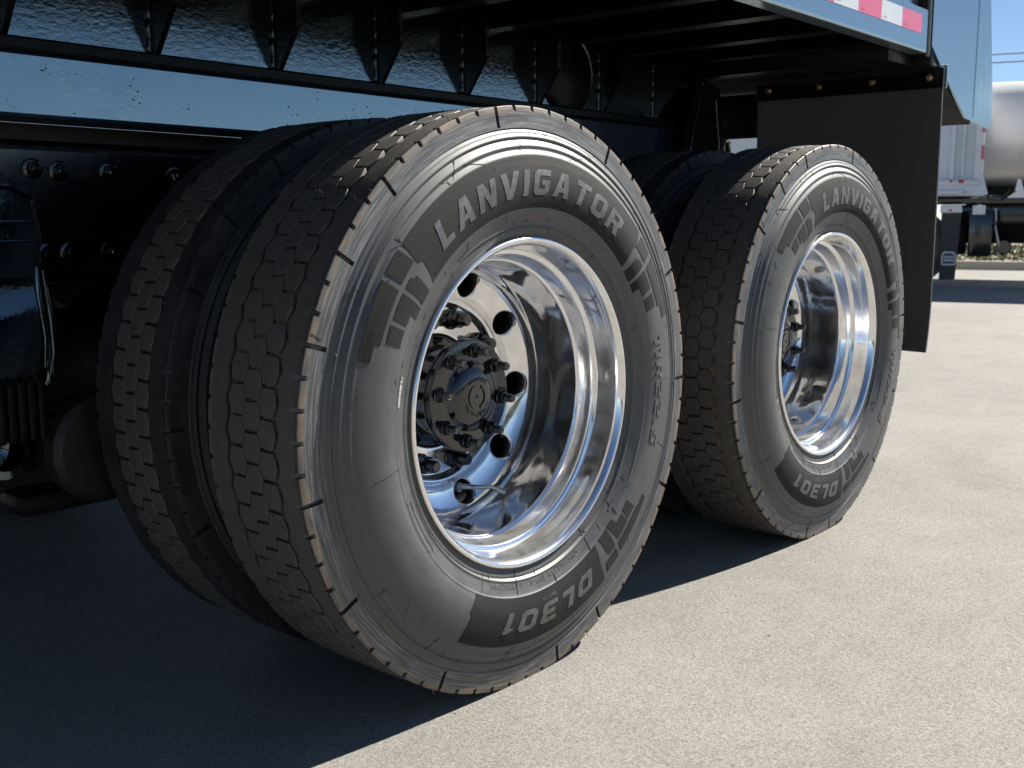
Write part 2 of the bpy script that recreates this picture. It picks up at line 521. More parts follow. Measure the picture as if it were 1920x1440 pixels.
# ------------------------------------------------------------------ tyre profile
ZC = 0.514
WB = 1.2492
R_SH = 0.5166
Y_MID = 0.117
_pr = [(0.293, .0085), (0.300, .0060), (0.306, .0036), (0.3173, -.0012), (0.332, -.0075), (0.345, -.0130), (0.353, -.0160), (0.362, -.0183),
       (0.372, -.0197), (0.382, -.0201), (0.392, -.0197), (0.402, -.0186), (0.412, -.0169), (0.422, -.0146), (0.432, -.0116), (0.442, -.0081),
       (0.452, -.0044), (0.462, -.0009), (0.471, .0020), (0.480, .0040), (0.490, .0052), (0.500, .0059), (0.512, .0066), (0.5166, .0074)]
_pr = np.array(_pr)
_tg = np.gradient(_pr[:, 1], _pr[:, 0])
def sw(r):
    """outer sidewall: y for a radius"""
    r = np.asarray(r, float)
    i = np.clip(np.searchsorted(_pr[:, 0], r) - 1, 0, len(_pr) - 2)
    h = _pr[i + 1, 0] - _pr[i, 0]
    t = np.clip((r - _pr[i, 0]) / h, 0, 1)
    y = ((2 * t**3 - 3 * t**2 + 1) * _pr[i, 1] + (t**3 - 2 * t**2 + t) * h * _tg[i]
         + (-2 * t**3 + 3 * t**2) * _pr[i + 1, 1] + (t**3 - t**2) * h * _tg[i + 1])
    g = lambda c, w: np.exp(-((r - c) / w) ** 2)
    y = y + 0.0024 * g(0.4780, 0.0014) - 0.0020 * g(0.4665, 0.0028) + 0.0020 * g(0.4605, 0.0018) \
        - 0.0020 * g(0.4510, 0.0030) + 0.0014 * g(0.4445, 0.0018) - 0.0008 * g(0.4362, 0.0022) \
        - 0.0010 * g(0.3445, 0.0012) - 0.0022 * g(0.3173, 0.0020) + 0.0016 * g(0.3135, 0.0014)
    return y
def crown(y):
    return R_SH + 0.0022 * (1 - ((y - Y_MID) / (Y_MID - 0.0067)) ** 2)

NP = 68                                    # tread pitches round the tyre
PITCH_A = 2 * math.pi / NP
FR = [0.0, 0.060, 0.066, 0.222, 0.228, 0.36, 0.5, 0.65, 0.82]
CUTS = [-42, -11, 24, 61, 92, 118, 151, 171, 205, 238, 262, 285, 300]
def tri(f):
    return 1 - 4 * abs((f % 1) - 0.5)

def build_tyre():
    side = list(np.arange(0.2935, 0.5165, 0.00195)) + [0.5166]
    prof = [('s', r, float(sw(r))) for r in side]
    prof += [('c', 0.5178, 0.0088)]
    for y in (0.012, 0.022, 0.034, 0.045): prof.append(('t', float(crown(y)), y))
    prof += [('z', float(crown(.053)), .0530), ('z', R_SH - 0.0058, .0542)]
    for y in (.0605, .080, .117, .154, .1735): prof.append(('f', R_SH - 0.0058, y))
    prof += [('w', R_SH - 0.0058, .1798), ('w', float(crown(.181)), .1810)]
    for y in (0.189, .200, .212, .222): prof.append(('t', float(crown(y)), y))
    prof += [('C', 0.5178, 0.2252)]
    for r in [0.5166, 0.512, 0.505, .498, .49, .484, .479, .475, .468, .46, .452, .444, .436, .425, .41, .395, .38, .36, .345, .33, .317, .305, .2935]:
        prof.append(('i', r, 0.234 - float(sw(r))))
    cuts = {}
    for c in CUTS:
        cuts[int(round((c % 360) / 360 * NP)) % NP] = 1
    verts = []
    m = len(prof)
    A = []
    for p in range(NP):
        for f in FR:
            A.append((p, f))
    for (p, f) in A:
        a = (p + f) * PITCH_A
        s, c = math.sin(a), math.cos(a)
        notch = 0.065 < f < 0.223
        for (k, r, y) in prof:
            if k == 'z': y = y + 0.0036 * tri(f - 0.25)
            if k == 'w': y = y + 0.0036 * tri(f + 0.25)
            if notch:
                if (k == 'c') or (k == 't' and y < 0.0125) or (k == 's' and r > 0.5095): r -= 0.0075
                if (k == 'C') or (k == 'i' and r > 0.5135): r -= 0.0075
                if p in cuts and k == 's' and r > 0.4835: y += 0.0065
            verts.append((r * s, y, r * c))
    n = len(A)
    faces = []
    for k in range(n):
        q = (k + 1) % n
        b, d = k * m, q * m
        faces += [(b + j, b + j + 1, d + j + 1, d + j) for j in range(m - 1)]
    # close the inside so that the tyre is a solid body
    for k in range(n):
        q = (k + 1) % n
        faces.append((k * m + m - 1, k * m, q * m, q * m + m - 1))
    return mesh_np('tyre', verts, faces, True, 38)
TYRE = build_tyre()
TYRE.materials.append(M['rubber'])

def block_mesh(y0, y1, flip):
    """one tread block, standing on the tread base at the top of the tyre"""
    p = PITCH_A * 0.52
    g = 0.0018
    A = .0034
    m_ = (y0 + y1) / 2
    pts = [(y0 + A + .0004, -.458), (m_, -.446), (y1 - A - .0004, -.436), (y1 - A - .0002, -.40), (y1 + A - .0010, -.06), (y1 + A - .0010, .06), (y1 - A - .0002, .42), (y1 - A - .0004, .458),
           (m_, .446), (y0 + A + .0004, .436), (y0 + A + .0002, .40), (y0 - A + .0010, .06), (y0 - A + .0010, -.06), (y0 + A + .0002, -.42)]
    if flip:
        pts = [(y0 + y1 - y, s) for (y, s) in pts][::-1]
    pts = [(y, s * p) for y, s in pts]
    bm = bmesh.new()
    def P(y, s, dr):
        a = s / 0.52
        r = float(crown(y)) + dr
        return (r * math.sin(a), y, r * math.cos(a))
    cy = (y0 + y1) / 2
    ins = [(cy + (y - cy) * 0.965, s * 0.975) for y, s in pts]
    low = [bm.verts.new(P(y, s, -0.0155)) for y, s in pts]
    mid = [bm.verts.new(P(y, s, -0.0010)) for y, s in pts]
    top = [bm.verts.new(P(y, s, 0.0)) for y, s in ins]
    c = [bm.verts.new(P(cy, s, 0.0)) for s in (-.2 * p, .2 * p)]
    n = len(pts)
    for i in range(n):
        j = (i + 1) % n
        bm.faces.new((low[i], low[j], mid[j], mid[i]))
        bm.faces.new((mid[i], mid[j], top[j], top[i]))
        near = lambda v: c[0] if v.co.x < 0 else c[1]
        ca, cb = near(top[i]), near(top[j])
        if ca is cb: bm.faces.new((top[i], top[j], ca))
        else: bm.faces.new((top[i], top[j], cb, ca))
    bmesh.ops.recalc_face_normals(bm, faces=bm.faces)
    me = bpy.data.meshes.new('tread_block')
    bm.to_mesh(me)
    bm.free()
    finish(me, True, 25)
    me.materials.append(M['rubber'])
    return me
ROWS = [(.0625, .0980, False, 0.25), (.0990, .1350, True, 0.75), (.1360, .1715, False, 0.25)]
BLOCKS = [block_mesh(a, b, f) for a, b, f, o in ROWS]
BDATA = []
for me in BLOCKS:
    BDATA.append(([tuple(v.co) for v in me.vertices], [tuple(p.vertices) for p in me.polygons]))

def rest_blocks(skip):
    """all blocks of a tyre that are not built one by one, as one joined piece"""
    mb = MB()
    for ri, (a, b, f, off) in enumerate(ROWS):
        vs, fs = BDATA[ri]
        for k in range(NP):
            if (ri, k) in skip: continue
            an = (k + off) * PITCH_A
            s, c = math.sin(an), math.cos(an)
            mb.add([(x * c + z * s, y, -x * s + z * c) for x, y, z in vs], fs)
    me = mb.mesh('tread_blocks', True, 25)
    me.materials.append(M['rubber'])
    return me

# ------------------------------------------------------------------ raised marks on the sidewall
GL = {
 'L': (.64, [[(0, 1), (.25, 1), (.25, .24), (.64, .24), (.64, 0), (0, 0)]]),
 'A': (.84, [[(0, 0), (.27, 1), (.58, 1), (.84, 0), (.58, 0), (.53, .20), (.30, .20), (.25, 0)], [(.355, .40), (.485, .40), (.42, .74)]]),
 'N': (.80, [[(0, 0), (0, 1), (.27, 1), (.56, .44), (.56, 1), (.80, 1), (.80, 0), (.55, 0), (.24, .58), (.24, 0)]]),
 'V': (.84, [[(0, 1), (.26, 1), (.42, .38), (.58, 1), (.84, 1), (.56, 0), (.28, 0)]]),
 'I': (.25, [[(0, 0), (0, 1), (.25, 1), (.25, 0)]]),
 'G': (.77, [[(.15, 1), (.75, 1), (.75, .76), (.28, .76), (.24, .72), (.24, .28), (.28, .24), (.53, .24), (.53, .38), (.38, .38), (.38, .58), (.77, .58), (.77, .14), (.62, 0), (.15, 0), (0, .15), (0, .85)]]),
 'T': (.78, [[(0, 1), (.78, 1), (.78, .76), (.515, .76), (.515, 0), (.265, 0), (.265, .76), (0, .76)]]),
 'O': (.80, [[(.16, 1), (.64, 1), (.80, .84), (.80, .16), (.64, 0), (.16, 0), (0, .16), (0, .84)], [(.29, .76), (.51, .76), (.56, .70), (.56, .30), (.51, .24), (.29, .24), (.24, .30), (.24, .70)]]),
 'R': (.82, [[(0, 0), (0, 1), (.64, 1), (.79, .86), (.79, .50), (.66, .38), (.82, 0), (.55, 0), (.40, .34), (.24, .34), (.24, 0)], [(.24, .56), (.50, .56), (.55, .61), (.55, .73), (.50, .78), (.24, .78)]]),
 'D': (.78, [[(0, 0), (0, 1), (.60, 1), (.78, .82), (.78, .18), (.60, 0)], [(.24, .24), (.24, .76), (.48, .76), (.54, .70), (.54, .30), (.48, .24)]]),
 '3': (.76, [[(0, 1), (.64, 1), (.76, .88), (.76, .58), (.69, .5), (.76, .42), (.76, .12), (.64, 0), (0, 0), (0, .22), (.50, .22), (.50, .39), (.12, .39), (.12, .61), (.50, .61), (.50, .78), (0, .78)]]),
 '1': (.42, [[(0, .74), (0, .80), (.18, 1), (.42, 1), (.42, 0), (.17, 0), (.17, .74)]]),
 '2': (.76, [[(0, 1), (.64, 1), (.76, .88), (.76, .52), (.64, .39), (.25, .39), (.25, .22), (.76, .22), (.76, 0), (0, 0), (0, .48), (.12, .61), (.50, .61), (.50, .78), (0, .78)]]),
 '.': (.24, [[(0, 0), (0, .24), (.24, .24), (.24, 0)]]),
}
GL['0'] = GL['O']
GL['5'] = (.76, [[(.76 - x, y) for x, y in reversed(GL['2'][1][0])]])
RREF = 0.40                                # arc lengths are measured at this radius

def curve_mesh(splines=None, text=None, size=0.01, bold=0.0):
    if text is None:
        cu = bpy.data.curves.new('outline', 'CURVE')
        cu.dimensions = '2D'
        cu.fill_mode = 'BOTH'
        for sp in splines:
            s = cu.splines.new('POLY')
            s.points.add(len(sp) - 1)
            for p, q in zip(s.points, sp):
                p.co = (q[0], q[1], 0, 1)
            s.use_cyclic_u = True
    else:
        cu = bpy.data.curves.new('outline', 'FONT')
        cu.body = text
        cu.size = size
        cu.offset = bold
        cu.resolution_u = 2
        cu.align_x = 'CENTER'
    o = bpy.data.objects.new('outline', cu)
    COL.objects.link(o)
    dg = bpy.context.evaluated_depsgraph_get()
    me = bpy.data.meshes.new_from_object(o.evaluated_get(dg))
    bpy.data.objects.remove(o)
    bpy.data.curves.remove(cu)
    return me

def wrap(me, h, step=0.009, base=0.0006):
    """lay a flat outline (arc at RREF, radius) on the curved sidewall, raised by h, with side walls"""
    bm = bmesh.new()
    bm.from_mesh(me)
    bmesh.ops.remove_doubles(bm, verts=bm.verts, dist=1e-6)
    if not bm.verts:
        bm.free()
        return me
    for ax in (0, 1):
        lo = min(v.co[ax] for v in bm.verts)
        hi = max(v.co[ax] for v in bm.verts)
        n = int((hi - lo) / step)
        for i in range(1, n + 1):
            c = lo + (hi - lo) * i / (n + 1)
            co = Vector((0, 0, 0)); co[ax] = c
            no = Vector((0, 0, 0)); no[ax] = 1
            bmesh.ops.bisect_plane(bm, geom=bm.verts[:] + bm.edges[:] + bm.faces[:], plane_co=co, plane_no=no, dist=1e-6)
    for v in bm.verts:
        v.co.z = h
    be = [e for e in bm.edges if e.is_boundary]
    r = bmesh.ops.extrude_edge_only(bm, edges=be)
    for g in r['geom']:
        if isinstance(g, bmesh.types.BMVert):
            g.co.z = -base
    for v in bm.verts:
        th, rr, hh = v.co.x / RREF, v.co.y, v.co.z
        y = float(sw(rr)) - hh
        v.co = (rr * math.sin(th), y, rr * math.cos(th))
    bmesh.ops.recalc_face_normals(bm, faces=bm.faces)
    bm.to_mesh(me)
    bm.free()
    finish(me, True, 30)
    return me

MARKS = []                                 # (name, mesh, material) of everything raised on one sidewall
def mark(name, me, mat, h, step=0.009, kind=None):
    wrap(me, h, step)
    me.name = name
    me.materials.append(mat)
    MARKS.append((name, me, kind))
def area(name, pts, mat, h):
    """pts: (angle in degrees, radius)"""
    out = []
    n = len(pts)
    for i in range(n):
        (a0, r0), (a1, r1) = pts[i], pts[(i + 1) % n]
        out.append((rad(a0) * RREF, r0))
    mark(name, curve_mesh([out]), mat, h)
def word(txt, th0, th1, r0, r1, slant=0.2, gap=0.24, h=0.0012, space=None):
    tot = sum(GL[c][0] for c in txt) + gap * (len(txt) - 1)
    span = rad(th1 - th0) * RREF
    k = span / (tot + slant)
    x = rad(th0) * RREF
    for c in txt:
        w, sps = GL[c]
        pl = [[(x + (px + slant * py) * k, r0 + py * (r1 - r0)) for px, py in sp] for sp in sps]
        mark('raised_letter', curve_mesh(pl), M['letter'], h)
        x += (w + gap) * k
def small(txt, thc, r, size, h=0.0007, bold=0.0, squeeze=1.0):
    me = curve_mesh(text=txt, size=size, bold=bold)
    for v in me.vertices:
        v.co.x = v.co.x * squeeze + rad(thc) * RREF
        v.co.y = v.co.y + r
    mark('small_lettering', me, M['letter'], h, step=0.02)

area('lettering_band', [(-48.2, .4345), (46.0, .4345), (47.2, .400), (46.0, .3950), (47.0, .3462), (-48.8, .3462), (-47.6, .390), (-49.0, .3965)], M['pad'], 0.0006)
word('LANVIGATOR', -41.2, 38.6, .3675, .4110)
area('lettering_band', [(150.4, .4310), (209.2, .4310), (208.6, .3840), (209.6, .3790), (208.4, .3452), (149.4, .3452), (151.0, .390)], M['pad'], 0.0006)
word('DL301', 155.0, 195.0, .3700, .4075)
word('11R22.5', 75.6, 109.4, .3715, .3945, slant=0.12, h=0.0016)
def pads(s, o):
    q = lambda pts: [(o + s * a, r) for a, r in pts]
    for pts in ([(-49.9, .4355), (-55.4, .4355), (-55.4, .4035), (-49.4, .4035)],
                [(-57.1, .4357), (-74.1, .4352), (-74.0, .4148), (-69.9, .4141), (-69.8, .4035), (-57.1, .4035)],
                [(-51.3, .3450), (-55.5, .3450), (-55.5, .3940), (-53.0, .3944), (-52.4, .3872), (-51.5, .3862)],
                [(-57.0, .3946), (-63.2, .3940), (-63.3, .3640), (-60.0, .3628), (-60.0, .3455), (-56.8, .3455)],
                [(-64.7, .3950), (-69.0, .3938), (-68.8, .3640), (-64.5, .3652)]):
        area('ridged_pad', q(pts), M['pad'], 0.0009)
pads(1, 0)
pads(-1, -2.2)
for pts in ([(148.6, .3975), (142.9, .3965), (142.6, .4202), (149.0, .4206)],
            [(141.2, .394), (128.2, .394), (128.1, .4005), (124.1, .4000), (124.1, .4152), (141.4, .4188)],
            [(146.9, .3440), (142.2, .3445), (142.8, .3900), (146.0, .3900), (146.8, .3800)],
            [(141.4, .3434), (138.2, .3445), (137.6, .3600), (134.2, .3600), (134.0, .3850), (140.6, .3865)],
            [(133.0, .3586), (129.3, .3583), (129.0, .3843), (133.3, .3830)]):
    area('ridged_pad', pts, M['pad'], 0.0009)
small('STANDARD RIM 8.25   TUBELESS REGROOVABLE RADIAL', 178.8, .3225, .0125, bold=0.0004, squeeze=1.0)
small('TRACTION', 175.0, .3570, .0095, squeeze=0.95)
me_oval = curve_mesh([[(rad(-119 + 9.2 * a) * RREF, .3362 + .0062 * b) for a, b in [(-1, -.5), (-.95, -1), (.95, -1), (1, -.5), (1, .5), (.95, 1), (-.95, 1), (-1, .5)]],
                      [(rad(-119 + 9.2 * a) * RREF, .3362 + .0062 * b) for a, b in [(-.98, -.4), (-.94, -.84), (.94, -.84), (.98, -.4), (.98, .4), (.94, .84), (-.94, .84), (-.98, .4)]]])
mark('oval_outline', me_oval, M['letter'], 0.0009, step=0.012)
# moulding nicks on the rim cushion, on the bead ring and a small bar mark
for a in range(8, 360, 24):
    a += rng.uniform(-3, 3)
    area('mould_mark', [(a, .3185), (a + .22, .3185), (a + .22, .3060), (a, .3060)], M['hair'], 0.0006)
area('mould_mark', [(132.0, .3290), (136.2, .3290), (136.2, .3335), (132.0, .3335)], M['letter'], 0.0012)
# barcode label
me_lab = curve_mesh([[(rad(a) * RREF, r) for a, r in [(-75.4, .3345), (-83.6, .3345), (-83.6, .3415), (-75.4, .3415)]]])
M['label'] = NT('paper_label').m
_t = NT('printed_label')
_r, _pv, _y = _t.polar()
_w = _t.noise(_t.mapping(_pv, (700, 40, 0)), 1.0, 1)
_t.set(base=_t.mix(_t.math('GREATER_THAN', _w, 0.56), (0.36, 0.35, 0.33), (0.10, 0.095, 0.09)), rough=0.6)
bpy.data.materials.remove(M['label'])
M['label'] = _t.m
mark('paper_label', me_lab, M['label'], 0.0008)

def build_hairs(seed, inner=False):
    """rubber vent hairs and the thin flash lines left by the mould"""
    g = np.random.default_rng(seed)
    mb = MB()
    for k in range(NP):
        for y, pr in ((0.0085, .75), (0.030, .35), (0.079, .55), (0.117, .55), (0.154, .5), (0.205, .4), (0.224, .4)):
            if g.random() > pr: continue
            a = (k + g.uniform(0.05, .95)) * PITCH_A
            r = float(crown(max(y, .0067)))
            L = g.uniform(.003, .011)
            t = g.normal(0, .5)
            p0 = (r * math.sin(a), y, r * math.cos(a))
            rr = r + L
            p1 = (rr * math.sin(a + t * L), y + g.normal(0, .3) * L, rr * math.cos(a + t * L))
            mb.tube([p0, p1], 0.00042, 3)
    if not inner:
        for i in range(120):
            a = g.uniform(0, 2 * math.pi)
            r = g.choice([.325, .34, .352, .43, .44, .455, .47])
            r += g.normal(0, .004)
            L = g.uniform(.004, .018)
            t = g.uniform(0, 2 * math.pi)
            pts = []
            for q in (0, .5, 1):
                rr = r + math.cos(t) * L * q
                aa = a + math.sin(t) * L * q / r
                pts.append((rr * math.sin(aa), float(sw(min(max(rr, .296), .515))) - .0004 - .0016 * q * g.random(), rr * math.cos(aa)))
            mb.tube(pts, 0.00038, 3)
        # long flash lines
        for a, r0, r1, tw in [(-72, .495, .515, .01), (-28, .44, .462, .05), (-2, .35, .372, .02), (-100, .405, .345, .012), (89, .37, .51, .03),
                              (108, .40, .47, .02), (134, .316, .35, .02), (150, .30, .345, .03), (-60, .455, .48, -.06), (-18, .435, .45, -.1),
                              (12, .44, .455, .1), (170, .33, .42, .03), (-172, .30, .40, .03), (205, .31, .42, .04), (188, .435, .46, .06), (215, .435, .47, .03)]:
            pts = []
            for q in np.linspace(0, 1, 7):
                rr = r0 + (r1 - r0) * q
                aa = rad(a) + tw * q
                pts.append((rr * math.sin(aa), float(sw(rr)) - .0003, rr * math.cos(aa)))
            mb.tube(pts, 0.0006, 4)
    me = mb.mesh('vent_hairs', False)
    me.materials.append(M['hair'])
    return me
HAIRS = [build_hairs(3), build_hairs(4), build_hairs(5, True)]

# ------------------------------------------------------------------ wheel parts
def smooth_prof(pts, n=4):
    """Catmull-Rom through the points"""
    P = np.array([pts[0]] + list(pts) + [pts[-1]], float)
    out = []
    for i in range(1, len(P) - 2):
        for t in np.linspace(0, 1, n, endpoint=False):
            a, b, c, d = P[i - 1], P[i], P[i + 1], P[i + 2]
            out.append(0.5 * (2 * b + (c - a) * t + (2 * a - 5 * b + 4 * c - d) * t**2 + (3 * b - a - 3 * c + d) * t**3))
    out.append(P[-2])
    return [tuple(x) for x in out]

RIM_A = smooth_prof([(.2900, .016), (.2962, .0120), (.2968, .0060), (.2950, .0015), (.2915, -.0002), (.2875, .0015), (.2840, .0060), (.2812, .0130),
                     (.2790, .0240), (.2765, .0400), (.2742, .0520), (.2728, .0560), (.2672, .0582), (.2645, .0615), (.2612, .0740), (.2575, .0860), (.2560, .0890), (.2527, .0912),
                     (.2514, .0960), (.2508, .1150), (.2500, .1350), (.2490, .1550), (.2470, .1690), (.2445, .1800), (.2435, .1880)], 5)
# hole zone, as a function of t 0..1: ridge shoulder down to the disc
_hz = smooth_prof([(.2435, .1880), (.2418, .1960), (.2385, .2045), (.2330, .2110), (.2250, .2165), (.2130, .2215), (.2000, .2255), (.1890, .2275), (.1830, .2270)], 12)
_hz = np.array(_hz)
_ha = np.concatenate([[0], np.cumsum(np.hypot(*np.diff(_hz, axis=0).T))])
_ha /= _ha[-1]
def hz(t):
    return np.interp(t, _ha, _hz[:, 0]), np.interp(t, _ha, _hz[:, 1])
RIM_C = smooth_prof([(.1830, .2270), (.1790, .2245), (.1740, .2225), (.1690, .2250), (.1660, .2320), (.1640, .2380), (.1600, .2395), (.1400, .2398), (.1180, .2398), (.1110, .2405), (.1095, .2450), (.1095, .262)], 4)

def build_rim():
    mb = MB()
    mb.lathe_y(RIM_A, 180)
    mb.lathe_y(RIM_C, 120)
    # ten sectors, each a patch with a round hand hole
    nh = 10
    tc = 0.60                              # centre of the hole along the profile
    Ltot = float(np.sum(np.hypot(*np.diff(_hz, axis=0).T)))
    rc = float(hz(tc)[0])
    hole_r = 0.0275
    for s in range(nh):
        a0 = rad(92 + 36 * s)
        # square boundary in (angle, t), walked round
        K = 18
        bd = []
        for i in range(K): bd.append((-18 + 36 * i / K, 0.0))
        for i in range(K): bd.append((18, i / K))
        for i in range(K): bd.append((18 - 36 * i / K, 1.0))
        for i in range(K): bd.append((-18, 1 - i / K))
        vs, fs = [], []
        rings = 9
        n = len(bd)
        hole = []
        for (da, t) in bd:
            u = rad(da) * rc
            w = (t - tc) * Ltot
            an = math.atan2(w, u)
            hole.append((hole_r * math.cos(an), hole_r * math.sin(an), u, w))
        for j in range(rings + 1):
            q = (j / rings) ** 1.5
            for (hx, hw, u, w) in hole:
                uu, ww = hx + (u - hx) * q, hw + (w - hw) * q
                t = ww / Ltot + tc
                r, y = hz(t)
                a = a0 + uu / rc
                vs.append((r * math.sin(a), float(y), r * math.cos(a)))
        for j in range(rings):
            for i in range(n):
                k = (i + 1) % n
                fs.append((j * n + i, j * n + k, (j + 1) * n + k, (j + 1) * n + i))
        # wall of the hole, going inwards along the axle with a soft edge
        base = len(vs)
        for (dd, gr) in ((0.0015, 0.9), (0.004, 0.87), (0.024, 0.86)):
            for (hx, hw, u, w) in hole:
                t = (hw * gr) / Ltot + tc
                r, y = hz(tc + hw / Ltot)
                r2 = float(hz(tc)[0]) - hw * gr * 0.97
                a = a0 + hx * gr / rc
                vs.append((r2 * math.sin(a), float(y) + dd, r2 * math.cos(a)))
        for j in range(3):
            for i in range(n):
                k = (i + 1) % n
                p = (0 if j == 0 else base + (j - 1) * n)
                q = base + j * n
                fs.append((p + i, q + i, q + k, p + k))
        mb.add(vs, fs)
    me = mb.mesh('rim', False)
    bm = bmesh.new()
    bm.from_mesh(me)
    bmesh.ops.remove_doubles(bm, verts=bm.verts, dist=2e-5)
    bmesh.ops.recalc_face_normals(bm, faces=bm.faces)
    bm.to_mesh(me)
    bm.free()
    finish(me, True, 50)
    me.materials.append(M['chrome'])
    return me
RIM = build_rim()

def hexnut(mb, c, R, h0, h1, rot=0.0, washer=True):
    """hexagon nut with a flange, axis along -y; h0: seat, h1: face"""
    cx, cz = c
    if washer:
        mb.lathe_y([(0.0, h0 - .001), (R * 1.12, h0 - .001), (R * 1.13, h0 - .0025), (R * 1.02, h0 - .0040)], 20, (cx, 0, cz))
    L = h0 - h1
    prof = [(R * 1.0, 0), (R * 1.0, -.8 * L), (R * .86, -L), (R * .45, -L)]
    mb.lathe_y(prof, 6, (cx, h0, cz), a0=rot)

def build_lug():
    mb = MB()
    hexnut(mb, (0, 0), 0.0185, 0, -0.026, 0.3)
    mb.lathe_y([(.0115, -.024), (.0115, -.043), (.0095, -.0455), (0.0004, -.0455)], 14)
    for k in range(6):
        mb.lathe_y([(.0112, -.0285 - .0025 * k), (.0120, -.0292 - .0025 * k), (.0112, -.030 - .0025 * k)], 14)
    me = mb.mesh('lug_nut', True, 30)
    me.materials.append(M['hub'])
    return me
LUG = build_lug()

def build_hub():
    mb = MB()
    mb.lathe_y([(.0005, .150), (.0905, .150)][:0] + [(.0905, .1690), (.0880, .1760), (.0870, .200), (.0900, .232), (.1030, .2385), (.1085, .246), (.1085, .30)], 72)
    me = mb.mesh('hub', True, 30)
    me.materials.append(M['hub'])
    return me
HUB = build_hub()
def build_flange():
    mb = MB()
    prof = smooth_prof([(.1010, .1700), (.1055, .1680), (.1065, .1620), (.1062, .1520), (.1045, .1492)], 4) + \
        [(.1030, .1488), (.0720, .1484)] + smooth_prof([(.0700, .1482), (.0655, .1470), (.0615, .1425), (.0560, .1375), (.0470, .1335), (.0400, .1318)], 4) + \
        [(.0385, .1314), (.0200, .1310), (.0004, .1310)]
    mb.lathe_y(prof, 80)
    me = mb.mesh('axle_flange', True, 28)
    me.materials.append(M['hub'])
    return me
FLANGE = build_flange()
def build_flange_emblem():
    """two raised arcs, a centre dot and small raised characters round the cap"""
    mb = MB()
    for a0, a1 in ((-150, -20), (30, 160)):
        vs, fs = [], []
        m = 12
        for i in range(m + 1):
            a = rad(a0 + (a1 - a0) * i / m)
            for r, y in ((.0185, .1316), (.0190, .1287), (.0235, .1287), (.0240, .1316)):
                vs.append((r * math.sin(a), y, r * math.cos(a)))
        for i in range(m):
            for j in range(3):
                fs.append((i * 4 + j, i * 4 + j + 1, i * 4 + 5 + j, i * 4 + 4 + j))
        fs += [(0, 1, 2, 3), tuple(m * 4 + k for k in (3, 2, 1, 0))]
        mb.add(vs, fs)
    mb.lathe_y([(.0035, .1314), (.0033, .1296), (.0015, .1290), (.0003, .1290)], 12)
    g = np.random.default_rng(2)
    for a in list(range(-40, 45, 9)) + list(range(120, 250, 9)):
        r = .0335
        aa = rad(a)
        for q in range(2):
            rr = r + g.uniform(-.003, .003)
            ab = aa + g.uniform(-.06, .06)
            c = Vector((rr * math.sin(ab), .1310, rr * math.cos(ab)))
            t = g.uniform(0, 3.1)
            d = Vector((math.cos(t), 0, math.sin(t))) * .0028
            mb.tube([c - d, c + d], .0010, 5)
    me = mb.mesh('cast_emblem', True, 40)
    me.materials.append(M['hub'])
    return me
EMBLEM = build_flange_emblem()
def build_stud():
    mb = MB()
    hexnut(mb, (0, 0), 0.0125, 0, -0.014, 0.2)
    mb.lathe_y([(.0130, .001), (.0120, -.004)], 16)
    mb.lathe_y([(.0078, -.013), (.0078, -.031), (.0062, -.0335), (.0003, -.0325)], 12)
    for k in range(6):
        mb.lathe_y([(.0076, -.0165 - .0023 * k), (.0083, -.0172 - .0023 * k), (.0076, -.0180 - .0023 * k)], 12)
    me = mb.mesh('flange_nut', True, 30)
    me.materials.append(M['hub'])
    return me
STUD = build_stud()
def build_valve():
    mb = MB()
    a = rad(163)
    def P(r, ang, y): return (r * math.sin(rad(ang)), y, r * math.cos(rad(ang)))
    mb.tube([P(.205, 166, .245), P(.203, 164, .214), P(.207, 160, .188), P(.214, 156, .176), P(.224, 153.5, .170)], [.0058, .0055, .0040, .0038, .0038], 10)
    mb.tube([P(.222, 153.9, .171), P(.232, 152.4, .166)], .0065, 6)
    mb.tube([P(.231, 152.5, .1665), P(.239, 151.5, .163)], .0045, 10)
    mb.tube([P(.205, 166, .240), P(.2045, 165.2, .226)], .0105, 6)
    me = mb.mesh('valve_stem', True, 35)
    me.materials.append(M['steel'])
    return me
VALVE = build_valve()
def build_drum():
    mb = MB()
    mb.lathe_y([(.10, .268), (.165, .268), (.195, .275), (.205, .30), (.207, .47), (.215, .48), (.215, .50), (.10, .50)], 64)
    me = mb.mesh('brake_drum', True, 30)
    me.materials.append(M['dark'])
    return me
DRUM = build_drum()
def build_inner_rim():
    mb = MB()
    mb.lathe_y([(.2962, .0120), (.2940, .0005), (.2860, .004), (.2770, .030), (.270, .060), (.252, .090), (.250, .150), (.2962, .226), (.2962, .234)], 96)
    mb.lathe_y([(.252, -.02), (.24, -.045), (.20, -.062), (.11, -.070)], 96)
    me = mb.mesh('rim', True, 40)
    me.materials.append(M['dark'])
    return me
IRIM = build_inner_rim()

# ------------------------------------------------------------------ the dump truck
truck = empty('dump_truck', (0, 0, 0))
tag(truck, 'glossy black dump truck with polished dual wheels filling the picture', 'truck')

